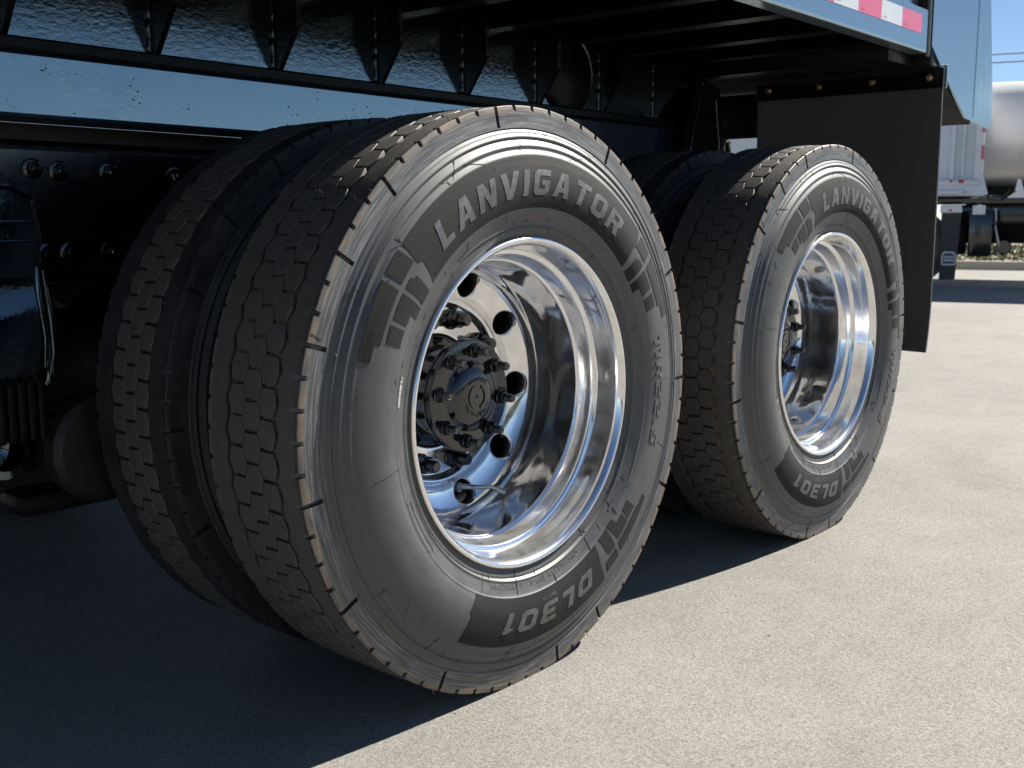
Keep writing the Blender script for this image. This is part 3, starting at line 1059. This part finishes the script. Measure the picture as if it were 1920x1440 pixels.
def make_outer(x, rot, hub_rot, seg, hairs):
    w = empty('wheel', (x, 0, ZC), truck)
    R = (0, rad(rot), 0)
    H = (0, rad(hub_rot), 0)
    link('tyre', TYRE, None, w, rot=R)
    skip = set()
    for ri, (a, b, f, off) in enumerate(ROWS):
        for k in range(NP):
            an = math.degrees((k + off) * PITCH_A) + rot
            an = (an + 180) % 360 - 180
            if seg[0] <= -an <= seg[1]:    # -an: angle towards the viewer's side of the tyre
                skip.add((ri, k))
                link('tread_block', BLOCKS[ri], None, w, rot=(0, (k + off) * PITCH_A + rad(rot), 0))
    o = link('tread_blocks', rest_blocks(skip), None, w, rot=R)
    o['kind'] = 'stuff'
    for nm, me, kd in MARKS:
        link(nm, me, None, w, rot=R)
    o = link('vent_hair', hairs, None, w, rot=R)
    o['kind'] = 'stuff'
    link('rim', RIM, None, w, rot=H)
    link('hub', HUB, None, w, rot=H)
    link('axle_flange', FLANGE, None, w, rot=H)
    link('cast_emblem', EMBLEM, None, w, rot=H)
    for k in range(10):
        a = rad(18 + 36 * k + hub_rot)
        link('lug_nut', LUG, None, w, loc=(.1430 * math.sin(a), .2395, .1430 * math.cos(a)), rot=(0, a, 0))
    for k in range(8):
        a = rad(8 + 45 * k + hub_rot)
        link('flange_nut', STUD, None, w, loc=(.0855 * math.sin(a), .1484, .0855 * math.cos(a)), rot=(0, a * 1.7, 0))
    link('valve_stem', VALVE, None, w, rot=H)
    link('brake_drum', DRUM, None, w)
    return w

def make_inner(x, rot, seg):
    w = empty('wheel', (x, 0.337, ZC), truck)
    R = (0, rad(rot), 0)
    ty = link('tyre', TYRE, None, w, rot=R)
    ty.material_slots[0].link = 'OBJECT'
    ty.material_slots[0].material = M['rubber_shaded']
    skip = set()
    for ri, (a, b, f, off) in enumerate(ROWS):
        for k in range(NP):
            an = math.degrees((k + off) * PITCH_A) + rot
            an = (an + 180) % 360 - 180
            if seg[0] <= -an <= seg[1]:
                skip.add((ri, k))
                link('tread_block', BLOCKS[ri], None, w, rot=(0, (k + off) * PITCH_A + rad(rot), 0))
    o = link('tread_blocks', rest_blocks(skip), None, w, rot=R)
    o['kind'] = 'stuff'
    o = link('vent_hair', HAIRS[2], None, w, rot=R)
    o['kind'] = 'stuff'
    link('rim', IRIM, None, w)
    return w
make_outer(0.0, 0.0, 0.0, (-14, 150), HAIRS[0])
make_inner(0.0, 8.0, (20, 150))
make_outer(WB, 20.5, 14.0, (-8, 120), HAIRS[1])
make_inner(WB, -11.0, (12, 60))

# --- body: long sill, web plate, gussets, floor, crossmembers
def beam(name, mat, x0, x1, prof, seg_len=None):
    """a long member along x with the cross-section prof (y, z)"""
    mb = MB()
    mb.prism(prof, 0, x0, x1)
    return mb.obj(name, mat, truck, smooth=False)
XF, XR = -3.2, 1.86
beam('sill_web', M['web'], XF, XR - .05, [(.715, 1.150), (.715, 1.345), (.730, 1.345), (.730, 1.150)])
beam('sill_flange', M['under'], XF, XR - .05, [(.672, 1.131), (.672, 1.146), (.676, 1.150), (.73, 1.150), (.73, 1.131)])
beam('body_sill', M['sill'], XF, 1.66, [(.700, 1.014), (.6945, 1.017), (.6925, 1.023), (.6925, 1.122), (.695, 1.1275), (.700, 1.1305), (.78, 1.1305), (.78, 1.014)])
beam('floor_plate', M['under'], XF, XR, [(.010, 1.402), (.010, 1.412), (2.43, 1.412), (2.43, 1.402)])

gx = [-1.156, -0.865, -0.574, -0.279, 0.012, 0.304, 0.597, 0.884, 1.178, 1.463]
gm = MB().prism([(.7145, 1.151), (.7145, 1.330), (.634, 1.330), (.634, 1.240), (.700, 1.151)], 0, -.006, .006).mesh('gusset', False)
gm.materials.append(M['black'])
def weld_mesh(L, r, seed, n=None):
    g = np.random.default_rng(seed)
    n = n or int(L / .006)
    mb = MB()
    pts, rs = [], []
    for i in range(n + 1):
        pts.append((g.normal(0, r * .18), g.normal(0, r * .10), L * i / n))
        rs.append(r * (1 + .35 * (i % 2) + g.normal(0, .10)))
    mb.tube(pts, rs, 7)
    me = mb.mesh('weld_bead', True, 60)
    me.materials.append(M['weld'])
    return me
W1 = weld_mesh(.170, .0042, 1)
for x in gx:
    g = link('gusset', gm, None, truck, loc=(x, 0, 0))
    link('weld_bead', W1, None, g, loc=(-.0085, .7125, 1.156))

cxs = [-1.05, -0.75, -0.455, -0.15, 0.145, 0.44, 0.74, 1.04, 1.335, 1.60]
cm = MB().prism([(-.0275, 1.330), (-.0275, 1.4018), (-.0215, 1.4018), (-.0215, 1.336), (.0275, 1.336), (.0275, 1.330)], 1, .056, 2.39).mesh('crossmember', False)
cm.materials.append(M['under'])
for x in cxs:
    link('crossmember', cm, None, truck, loc=(x, 0, 0))
# rub rail: folded channel along the body's lower edge
rail = beam('rub_rail', M['body'], XF, 1.806, [(.044, 1.3225), (.004, 1.3225), (.0008, 1.3235), (-.0008, 1.3265), (-.0012, 1.330), (-.0012, 1.438), (.0015, 1.444), (.008, 1.447),
                                             (.052, 1.455), (.052, 1.449), (.010, 1.441), (.005, 1.437), (.005, 1.331), (.0065, 1.329), (.044, 1.329)])
xb = 1.76
i = 0
while xb > 0.4:
    t = MB().box(xb - .1465, xb, -.0021, -.0013, 1.3725, 1.4245).obj('reflective_tape', M['tape_red' if i % 2 == 0 else 'tape_white'], rail, smooth=False)
    xb -= .1478
    i += 1
# tiny printed marks on the film
for k in range(6):
    x = 1.76 - .1478 * k - .12
    me = curve_mesh(text='DOT-C2', size=.0062)
    o = link('film_print', me, M['dark'], rail, loc=(x, -.0024, 1.379), rot=(rad(90), 0, 0))
# body side above the rail
beam('side_wall', M['body'], XF, 1.83, [(.030, 1.456), (.030, 2.55), (.036, 2.55), (.036, 1.456)])
beam('side_wall', M['body'], XF, 1.83, [(2.400, 1.413), (2.400, 2.55), (2.406, 2.55), (2.406, 1.413)])
# rear corner post and crossbeam
MB().box(1.816, 1.858, .004, .075, 1.315, 2.55, .006).obj('corner_post', M['under'], truck)
MB().box(1.870, 1.934, .008, .62, 1.2955, 1.345, .002).obj('flap_bracket', M['under'], truck)
MB().box(1.808, 1.8155, .012, .060, 1.325, 2.55, .002).obj('corner_post', M['under'], truck)
MB().box(1.66, 1.868, .052, 2.36, 1.292, 1.4015, .004).obj('rear_crossbeam', M['under'], truck)
# rear side wing that runs back beyond the tailgate, folded twice
mb = MB()
wing = [(1.8620, .0030, 1.345), (1.880, .0030, 1.312), (2.175, .0030, 1.168), (2.272, .0030, 1.160), (2.272, .0030, 2.55), (1.862, .0030, 2.55)]
lip = [(2.272, .0030, 1.160), (2.468, .0130, 1.142), (2.487, .0150, 1.165), (2.466, .0130, 1.26), (2.150, -.0060, 2.55), (2.272, .0030, 2.55)]
lip = [(2.272, .0030, 1.160), (2.462, .0130, 1.143), (2.482, .0150, 1.170), (2.470, .0140, 1.24), (2.290, .0045, 1.56), (2.272, .0030, 1.60)]
def plate(mb, pts, th):
    n = len(pts)
    vs = list(pts) + [(x, y + th, z) for x, y, z in pts]
    mb.add(vs, [tuple(range(n)), tuple(range(n, 2 * n))[::-1]] + [(i, n + i, n + (i + 1) % n, (i + 1) % n) for i in range(n)])
wing = [(1.8620, .0030, 1.352), (1.938, .0030, 1.305), (2.186, .0030, 1.166), (2.262, .0030, 1.158), (2.262, .0030, 2.00), (1.862, .0030, 2.00)]
plate(mb, wing, .006)
wo = mb.obj('rear_wing', M['body'], truck, smooth=False)
mb = MB()
plate(mb, [(2.2620, .0030, 1.158), (2.455, .0100, 1.146), (2.478, .0110, 1.178), (2.470, .0108, 1.26), (2.2620, .0030, 2.00)], .006)
mb.obj('wing_lip', M['body'], wo, smooth=False)
MB().tube([(2.262, .0025, 1.17 + .0415 * i) for i in range(20)], [.0016 + .0004 * (i % 2) for i in range(20)], 6).obj('weld_bead', M['body'], wo)
# sloping underside plate behind the flap, closing the tail
mb = MB()
mb.add([(1.875, .012, 1.300), (2.262, .012, 1.150), (2.262, 2.38, 1.150), (1.875, 2.38, 1.300)], [(0, 1, 2, 3)])
mb.add([(1.875, .012, 1.312), (2.262, .012, 1.162), (2.262, 2.38, 1.162), (1.875, 2.38, 1.312)], [(3, 2, 1, 0)])
mb.add([(1.875, .012, 1.300), (1.875, .012, 1.312), (2.262, .012, 1.162), (2.262, .012, 1.150)], [(0, 1, 2, 3)])
mb.obj('tail_plate', M['dark'], truck, smooth=False)
MB().box(2.24, 2.262, .012, 2.38, 1.163, 2.45).obj('tailgate', M['body'], truck, smooth=False)

MB().box(1.945, 1.957, .54, 1.82, 1.118, 1.265, .003).obj('rear_bolster', M['under'], truck)
# mud flap on its hanger bar
flap = empty('mud_flap', (1.925, 0, 1.29), truck)
mb = MB()
nx = 16
vs, fs = [], []
for j in range(25):
    z = -.002 - (.852) * j / 24
    for i2 in range(nx + 1):
        y = -.012 + .612 * i2 / nx
        y += -.006 * (j / 24) if i2 == 0 else 0
        vs.append(((.016 * math.sin(5 * y + 1.2 * z) + .006 * math.sin(13 * y)) * (j / 24) ** 1.2 - .020 * max(0, j / 24 - .8) ** 2 * 25, y, z))
n0 = len(vs)
vs += [(x + .009, y, z) for x, y, z in vs]
W_ = nx + 1
for j in range(24):
    for i2 in range(nx):
        a = j * W_ + i2
        fs.append((a, a + 1, a + W_ + 1, a + W_))
        fs.append((n0 + a, n0 + a + W_, n0 + a + W_ + 1, n0 + a + 1))
    fs.append((j * W_, (j + 1) * W_, n0 + (j + 1) * W_, n0 + j * W_))
    fs.append((j * W_ + nx, n0 + j * W_ + nx, n0 + (j + 1) * W_ + nx, (j + 1) * W_ + nx))
for i2 in range(nx):
    a = 24 * W_ + i2
    fs.append((a, a + 1, n0 + a + 1, n0 + a))
mb.add(vs, fs)
mb.obj('flap_sheet', M['flap'], flap)
MB().box(-.0075, -.0006, -.017, .604, -.056, 0.004, .0015).obj('hanger_bar', M['black'], flap, smooth=False)
MB().box(.0105, .016, -.021, .604, -.056, 0.012, .0015).obj('backing_bar', M['steel'], flap, smooth=False)
bolt = MB()
bolt.tube([(-.0076, 0, 0), (-.0094, 0, 0)], .0105, 18)
bolt.tube([(-.0094, 0, 0), (-.0150, 0, 0)], .0075, 6)
bolt.tube([(-.0150, 0, 0), (-.0210, 0, 0)], .0040, 10)
bolt_me = bolt.mesh('bolt', True, 30)
bolt_me.materials.append(M['zinc'])
for y in (.025, .203, .380, .558):
    link('bolt', bolt_me, None, flap, loc=(0, y, -.024), rot=(rad(20 * y * 10), 0, 0))

# --- chassis
railo = beam('frame_rail', M['black'], XF, 1.72, [(.94, .985), (.804, .985), (.794, .9815), (.789, .975), (.787, .966), (.787, .738), (.789, .729), (.794, .722), (.804, .7185), (.94, .7185)])
beam('frame_rail', M['black'], XF, 1.72, [(1.51, .985), (1.65, .985), (1.655, .966), (1.655, .738), (1.65, .7185), (1.51, .7185)])
beam('spacer_strip', M['rust'], XF, 1.66, [(.800, .9855), (.800, 1.0155), (.93, 1.0155), (.93, .9855)])
fb = MB()
fb.lathe_y([(.0190, 0), (.0190, -.004), (.0170, -.005), (.0004, -.005)], 24)
fb.lathe_y([(.0140, -.005), (.0140, -.013), (.0120, -.0150), (.0085, -.0150)], 6, a0=.4)
fb.lathe_y([(.0085, -.012), (.0085, -.0215), (.0065, -.0235), (.0004, -.0235)], 14)
fb_me = fb.mesh('frame_bolt', True, 30)
fb_me.materials.append(M['hub'])
for (x, z) in [(-.497, .933), (-.447, .930), (-.346, .932), (-.480, .777), (-.434, .779), (-.350, .779), (-.20, .93), (-.2, .78), (.1, .93), (.4, .93), (1.45, .93), (1.55, .93)]:
    link('frame_bolt', fb_me, None, railo, loc=(x, .7868, z), rot=(0, random.random() * 3, 0))
# cross tube and bracket behind the rear wheel, under the sill
MB().lathe_y([(.022, 0), (.024, .002), (.024, .30), (.018, .30), (.018, .02), (.016, .004), (.022, 0)], 28).obj('cross_tube', M['steel'], truck, loc=(1.84, .66, 1.085))
MB().box(1.665, 1.80, .70, .79, 1.02, 1.131, .004).obj('rear_bracket', M['black'], truck)
mb = MB()
mb.prism([(1.50, 1.0), (1.78, 1.0), (1.74, 1.26), (1.60, 1.30)], 1, .640, .668)
mb.obj('hinge_plate', M['under'], truck, smooth=False)
for (x, z, L, a) in [(1.545, 1.02, .26, 18), (1.745, 1.03, .20, -10), (1.60, 1.02, .16, 90)]:
    link('weld_bead', weld_mesh(L, .0035, int(x * 100)), None, bpy.data.objects['hinge_plate'], loc=(x, .637, z), rot=(0, rad(a), 0))
# round reinforcing plate with a weld round it, on the web
rp = MB().lathe_y([(.105, .714), (.105, .706), (.100, .703), (.0004, .703)], 48)  .obj('boss_plate', M['under'], truck, loc=(1.02, 0, 1.245))
pts, rs = [], []
for i in range(80):
    a = 2 * math.pi * i / 79
    pts.append((.107 * math.sin(a), .709, .107 * math.cos(a)))
    rs.append(.0042 * (1 + .35 * (i % 2)))
MB().tube(pts, rs, 6, False).obj('weld_bead', M['weld'], rp)

# --- spring hanger casting at the left, with raised letters
hang = MB()
def loft(mb, rings):
    n = len(rings[0])
    vs = [p for r in rings for p in r]
    fs = [tuple(range(n))[::-1], tuple(range((len(rings) - 1) * n, len(rings) * n))]
    for j in range(len(rings) - 1):
        for i in range(n):
            k = (i + 1) % n
            fs.append((j * n + i, j * n + k, (j + 1) * n + k, (j + 1) * n + i))
    mb.add(vs, fs)
out = [(-1.10, .905), (-.57, .905), (-.532, .885), (-.520, .82), (-.528, .745), (-.518, .66), (-.512, .600), (-.520, .545), (-.540, .505), (-.62, .485), (-1.10, .485)]
def ring(y, s, dz=0.0):
    return [(-.8 + (x + .8) * s, y, .69 + (z - .69) * s + dz) for x, z in out]
loft(hang, [ring(.787, 1.0), ring(.720, .985), ring(.700, .965), ring(.6925, .93)])
bm_h = hang.obj('spring_hanger', M['cast'], truck, angle=25)
# inner raised frame and recess lip
rib = MB()
rib.tube([(-.546, .692, .756), (-.549, .688, .70), (-.542, .686, .63), (-.545, .687, .58), (-.564, .692, .546)], [.003, .005, .006, .005, .003], 10)
rib.tube([(-.532, .700, .75), (-.524, .697, .66), (-.522, .697, .60), (-.530, .700, .56), (-.545, .702, .53)], [.003, .005, .005, .004, .003], 10)
rib.obj('hanger_rib', M['cast'], bm_h, angle=50)
bs = MB()
bs.prism([(.705, .765), (.698, .758), (.674, .672), (.667, .640), (.667, .56), (.676, .52), (.705, .500)], 0, -1.10, -.556)
bs.obj('hanger_boss', M['cast'], bm_h, angle=50)
foot = MB()
foot.box(-1.10, -.455, .66, .82, .455, .492, .010)
foot.obj('hanger_foot', M['cast'], bm_h)
lf = MB()
for k in range(5):
    lf.box(-.655 + .018 * k, -.6415 + .018 * k, .640, .655, .455, .56, .003)
lf.obj('hanger_fin', M['dark'], bm_h)
x = -.655
for ch in 'LLER':
    if ch == 'E':
        sps = [[(0, 0), (0, 1), (.64, 1), (.64, .78), (.25, .78), (.25, .61), (.6, .61), (.6, .39), (.25, .39), (.25, .22), (.64, .22), (.64, 0)]]; w = .64
    else:
        w, sps = GL[ch]
    me = curve_mesh([[(px * .020, py * .019) for px, py in sp] for sp in sps])
    bm = bmesh.new(); bm.from_mesh(me)
    r_ = bmesh.ops.extrude_face_region(bm, geom=bm.faces[:])
    for g_ in r_['geom']:
        if isinstance(g_, bmesh.types.BMVert): g_.co.z += .002
    bmesh.ops.recalc_face_normals(bm, faces=bm.faces)
    bm.to_mesh(me); bm.free()
    link('raised_letter', me, M['cast'], bm_h, loc=(x, .6925, .808), rot=(rad(90), 0, 0))
    x += (w + .22) * .020
for z in (.8005, .8345):
    MB().box(-.72, -.553, .6895, .6935, z, z + .0035, .001).obj('raised_border', M['cast'], bm_h)
# axle housings, brake chambers and spring ends in the dark under the frame
for xx in (0.0, WB):
    MB().lathe_y([(.075, .50), (.085, .60), (.085, .95), (.19, 1.10), (.19, 1.35), (.085, 1.50), (.085, 1.84)], 32, (xx, 0, ZC)).obj('axle_housing', M['dark'], truck)
for yy in (1.87, 2.206):
    wfar = empty('wheel', (0, yy, ZC), truck)
    link('tyre', TYRE, None, wfar)
    link('rim', IRIM, None, wfar)
MB().box(-2.2, -.58, 1.70, 2.38, .42, 1.10, .04).obj('gap_blocker', M['dark'], truck)  # dark box added to block the bright gap under the frame
MB().lathe_y([(.0004, .60), (.085, .602), (.098, .612), (.100, .64), (.090, .65), (.088, .72), (.080, .735), (.0004, .74)], 40).obj('brake_can', M['rust'], truck, loc=(-.47, .02, .425))
sp_ = MB()
for k in range(5):
    sp_.box(-.98, -.30 - .05 * k, .80, .89, .435 - .018 * k, .4515 - .018 * k, .003)
sp_.obj('leaf_spring', M['rust'], truck)
MB().lathe_y([(.03, .70), (.045, .702), (.048, .715), (.048, .79), (.03, .80)], 20).obj('spring_pin', M['cast'], truck, loc=(-.62, 0, .425))
MB().box(-.60, -.18, .70, .80, .300, .345, .02).obj('torque_beam', M['dark'], truck)
MB().lathe_y([(.0004, .60), (.07, .602), (.082, .615), (.082, .66), (.075, .70), (.0004, .71)], 32).obj('brake_chamber', M['dark'], truck, loc=(-.24, .05, .37))
# dark box added between the rails to stop light and close the view through
MB().box(-3.0, 1.6, .96, 1.48, .74, .98, .01).obj('rail_filler', M['dark'], truck)

# ------------------------------------------------------------------ far vehicles
white = empty('white_truck', far(0, 0), None, RZ)
tag(white, 'white dump truck parked beyond the black truck, with black chassis and lettered mud flap', 'truck')
# local x right, y away, z up; 15 m away
D0 = 15.0
wb_ = MB()
wb_.prism([(-6.5, 1.33), (-.155, 1.33), (-.155, 2.75), (-6.5, 2.75)], 1, D0 + .10, D0 + 3.2)
wb_.obj('body', M['white'], white, smooth=False)
MB().box(-.235, -.135, D0 - .02, D0 + .11, 1.355, 2.75, .01).obj('corner_post', M['white'], white)
MB().box(-.52, -.47, D0 + .02, D0 + .11, 1.355, 2.75, .01).obj('corner_post', M['white'], white)
MB().box(-.385, -.355, D0 + .04, D0 + .11, 1.40, 2.75, .008).obj('rib', M['white'], white)
MB().box(-1.2, -.155, D0 - .06, D0 + .12, 1.285, 1.352, .015).obj('ledge', M['white'], white)
MB().prism([(-1.2, 1.155), (-.12, 1.155), (-.060, 1.175), (-.135, 1.45), (-.165, 1.45), (-.165, 1.284), (-1.2, 1.284)], 1, D0 - .03, D0 + .09).obj('apron', M['white'], white, smooth=False)
MB().box(-1.2, -.33, D0 - .10, D0 - .032, 1.170, 1.225, .012).obj('bumper_bar', M['white'], white)
for (x, z0, z1) in [(-.166, 1.93, 2.05), (-.166, 1.60, 1.77), (-.166, 2.25, 2.42)]:
    MB().box(x, x + .033, D0 - .0265, D0 - .0215, z0, z1).obj('reflective_tape', M['tape_red'], white, smooth=False)
for x0, x1 in [(-.405, -.345), (-.505, -.482)]:
    MB().box(x0, x1, D0 - .075, D0 - .0615, 1.365 - .05, 1.405 - .05, .006).obj('marker_light', M['red'], white)
wf = empty('mud_flap', (0, 0, 0), white)
MB().prism([(-.575, .10), (-.385, .115), (-.345, 1.02), (-.575, 1.02)], 1, D0 - .055, D0 - .045).obj('flap_sheet', M['flapbg'], wf, smooth=False)
MB().box(-.60, -.345, D0 - .075, D0 - .05, .945, 1.04, .01).obj('hanger_bar', M['alu'], wf)
MB().box(-.50, -.46, D0 - .080, D0 - .0755, .965, .985).obj('marker_light', M['red'], wf)
bd = MB()
ov = [(-.085, -.055), (-.075, -.085), (.075, -.085), (.085, -.055), (.085, .045), (.055, .085), (-.055, .085), (-.085, .045)]
bd.prism([(-.470 + a, .375 + b) for a, b in ov], 1, D0 - .0585, D0 - .0555)
bo = bd.obj('badge', M['white'], wf, smooth=False)
bd = MB()
bd.prism([(-.470 + a * .84, .375 + b * .82) for a, b in ov], 1, D0 - .0605, D0 - .0588)
bd.obj('badge_field', M['badge'], wf, smooth=False)
for row, z in enumerate((.392, .352)):
    for k in range(5):
        x = -.470 + (k - 2) * .024
        MB().box(x - .008, x + .008, D0 - .0620, D0 - .0607, z - .012, z + .012).obj('badge_mark', M['white'], wf, smooth=False)
# black chassis of the white truck
ch = MB()
ch.box(-.60, 3.4, D0 + .35, D0 + .43, .80, 1.05, .01)
ch.obj('frame_rail', M['black'], white)
MB().box(-6.5, 3.4, D0 + .20, D0 + .50, 1.055, 1.155, .012).obj('deck_rail', M['black'], white)
MB().box(-.26, .02, D0 + .05, D0 + .34, .40, .98, .03).obj('battery_box', M['black'], white)
MB().box(-.225, -.075, D0 + .02, D0 + .045, .92, 1.04, .01).obj('end_plate', M['alu'], white)
tk = MB()
tk.tube([(.40, D0 + .22, .72), (.42, D0 + .22, .72), (1.70, D0 + .22, .72), (1.72, D0 + .22, .72)], [.10, .17, .17, .10], 28)
tk.obj('air_tank', M['black'], white)
MB().tube([(.04, D0 + .2, 1.0), (.05, D0 + .18, .75), (.10, D0 + .16, .55), (.06, D0 + .2, .42)], .022, 8).obj('hose', M['steel'], white)
MB().tube([(.10, D0 + .2, 1.1), (.20, D0 + .16, 1.22), (.33, D0 + .18, 1.20), (.40, D0 + .2, 1.12)], .012, 8).obj('hose', M['dark'], white)
MB().tube([(.5, D0 + .1, .50), (.72, D0 + .08, .46), (.95, D0 + .08, .54), (1.2, D0 + .1, .50), (1.5, D0 + .1, .60)], .018, 8).obj('hose', M['steel'], white)
MB().lathe_y([(.0004, -.06), (.08, -.06), (.095, -.04), (.095, .10), (.0004, .10)], 28).obj('brake_chamber', M['black'], white, loc=(.16, D0 + .25, .52))
MB().box(-.56, -.28, D0 + .2, D0 + .5, .42, .80, .03).obj('axle_case', M['dark'], white)
MB().prism([(.16, 1.13), (.44, 1.13), (.36, 1.20), (.305, 1.36), (.275, 1.36), (.245, 1.20)], 1, D0 + .16, D0 + .26).obj('twist_bracket', M['alu'], white, smooth=False)
bx = MB()
g = np.random.default_rng(5)
for k in range(14):
    x = g.uniform(-.2, 3.0); z = g.uniform(.6, 1.1)
    bx.box(x, x + g.uniform(.04, .18), D0 + .12, D0 + .34, z, z + g.uniform(.04, .14), .01)
bo2 = bx.obj('chassis_fitting', M['black'], white)
bo2['kind'] = 'stuff'
MB().box(-.32, 3.4, D0 + .52, D0 + .60, .56, 1.06, .01).obj('dark_backing', M['dark'], white)  # dark box added behind the fittings to fill bright gaps with black
cab = MB()
cab.prism([(1.15, .62), (4.3, .62), (4.4, 1.55), (3.15, 1.75), (2.75, 2.95), (1.15, 2.95)], 1, D0 + .02, D0 + 2.3)
cabo = cab.obj('cab', M['white'], white, smooth=False)
MB().prism([(1.55, 1.75), (2.95, 1.75), (2.65, 2.65), (1.55, 2.65)], 1, D0 + .012, D0 + .0185).obj('window', M['badge'], cabo, smooth=False)
# wheel of the white truck, on the ground behind the flap
wheel_w = empty('wheel', (-1.0, D0 + .65, .50), white)
link('tyre', TYRE, None, wheel_w)
link('rim', IRIM, None, wheel_w)
wheel_w2 = empty('wheel', (3.0, D0 + .30, .514), white)
link('tyre', TYRE, None, wheel_w2)
link('rim', IRIM, None, wheel_w2)

tank = empty('tank_trailer', far(0, 18.0), None, RZ)
tag(tank, 'long silver cylindrical tank trailer standing behind the white truck', 'trailer')
tb = MB()
R_ = 0.77
tb.tube([(-1.9, 0, 0), (-1.86, 0, 0), (-1.7, 0, 0), (7.0, 0, 0), (7.16, 0, 0), (7.2, 0, 0)], [.45, .72, R_, R_, .72, .45], 72)
tb.obj('tank_shell', M['alu'], tank, loc=(0, 0, 2.09), angle=25)
for x in (-1.6, 1.9, 4.4, 6.9):
    rb = MB().tube([(x, 0, 0), (x + .06, 0, 0)], R_ + .012, 72, True).obj('tank_band', M['alu'], tank, loc=(0, 0, 2.09))
MB().box(-1.6, 7.0, -.42, .42, 1.18, 1.34, .02).obj('tank_cradle', M['dark'], tank)
for x in (1.6, 6.2):
    MB().box(x, x + .16, -.40, -.24, 0.0, 1.18, .01).obj('support_leg', M['dark'], tank)
    MB().box(x, x + .16, .24, .40, 0.0, 1.18, .01).obj('support_leg', M['dark'], tank)

# planting along the far kerb: low growth, too fine to count
def leaves(name, x0, x1, y0, y1, z, n, size, mat, seed, hmax=.25):
    g = np.random.default_rng(seed)
    vs, fs = [], []
    for i in range(n):
        c = np.array([g.uniform(x0, x1), g.uniform(y0, y1), z + abs(g.normal(0, hmax))])
        a = g.uniform(0, 2 * math.pi)
        t = g.uniform(-.9, 1.2)
        u = np.array([math.cos(a) * math.cos(t), math.sin(a) * math.cos(t), math.sin(t)]) * size * g.uniform(.5, 1.3)
        w = np.cross(u, g.normal(0, 1, 3))
        w = w / np.linalg.norm(w) * np.linalg.norm(u) * .35
        b = len(vs)
        vs += [tuple(c - u), tuple(c + w), tuple(c + u), tuple(c - w)]
        fs.append((b, b + 1, b + 2, b + 3))
    o = MB().add(vs, fs).obj(name, mat, loc=far(0, 0), rot=(0, 0, RZ), smooth=False)
    tag(o, kind='stuff')
    return o
leaves('ground_cover', -3, 4, 21.15, 34, .13, 4200, .06, M['leaf'], 1, .06)
leaves('dead_leaves', -3, 4, 21.1, 34, .13, 4600, .05, M['leaf2'], 2, .03)

# overhead wires
for h, dz in ((5.20, 0), (5.42, 1)):
    w = MB().tube([far(-30 + 3 * i, 34, h + .012 * (i - 10) ** 2 * .2) for i in range(22)], .014, 6).obj('power_line', M['wire'])
    tag(w, 'lower of the two thin grey overhead wires against the sky' if dz == 0 else 'upper of the two thin grey overhead wires against the sky', 'wire', 'overhead wires')

# clipped hedge on the open side of the yard, mirrored in the wheels
hd = bmesh.new()
bmesh.ops.create_grid(hd, x_segments=160, y_segments=18, size=1)
g = np.random.default_rng(8)
for v in hd.verts:
    u, t = v.co.x, (v.co.y + 1) / 2
    prof_y = [-.7, -.75, -.5, 0.5, .75, .7]
    prof_z = [0, .9, 1.5, 1.55, .9, 0]
    q = np.linspace(0, 1, 6)
    v.co = (u * 45 + g.normal(0, .1), np.interp(t, q, prof_y) + g.normal(0, .08), max(0, np.interp(t, q, prof_z) + g.normal(0, .10)))
me = bpy.data.meshes.new('hedge')
hd.to_mesh(me); hd.free()
o = link('hedge', me, M['leaf'], loc=(6, -23, 0))
tag(o, 'long low green hedge across the yard, mirrored in the polished rims', 'hedge')
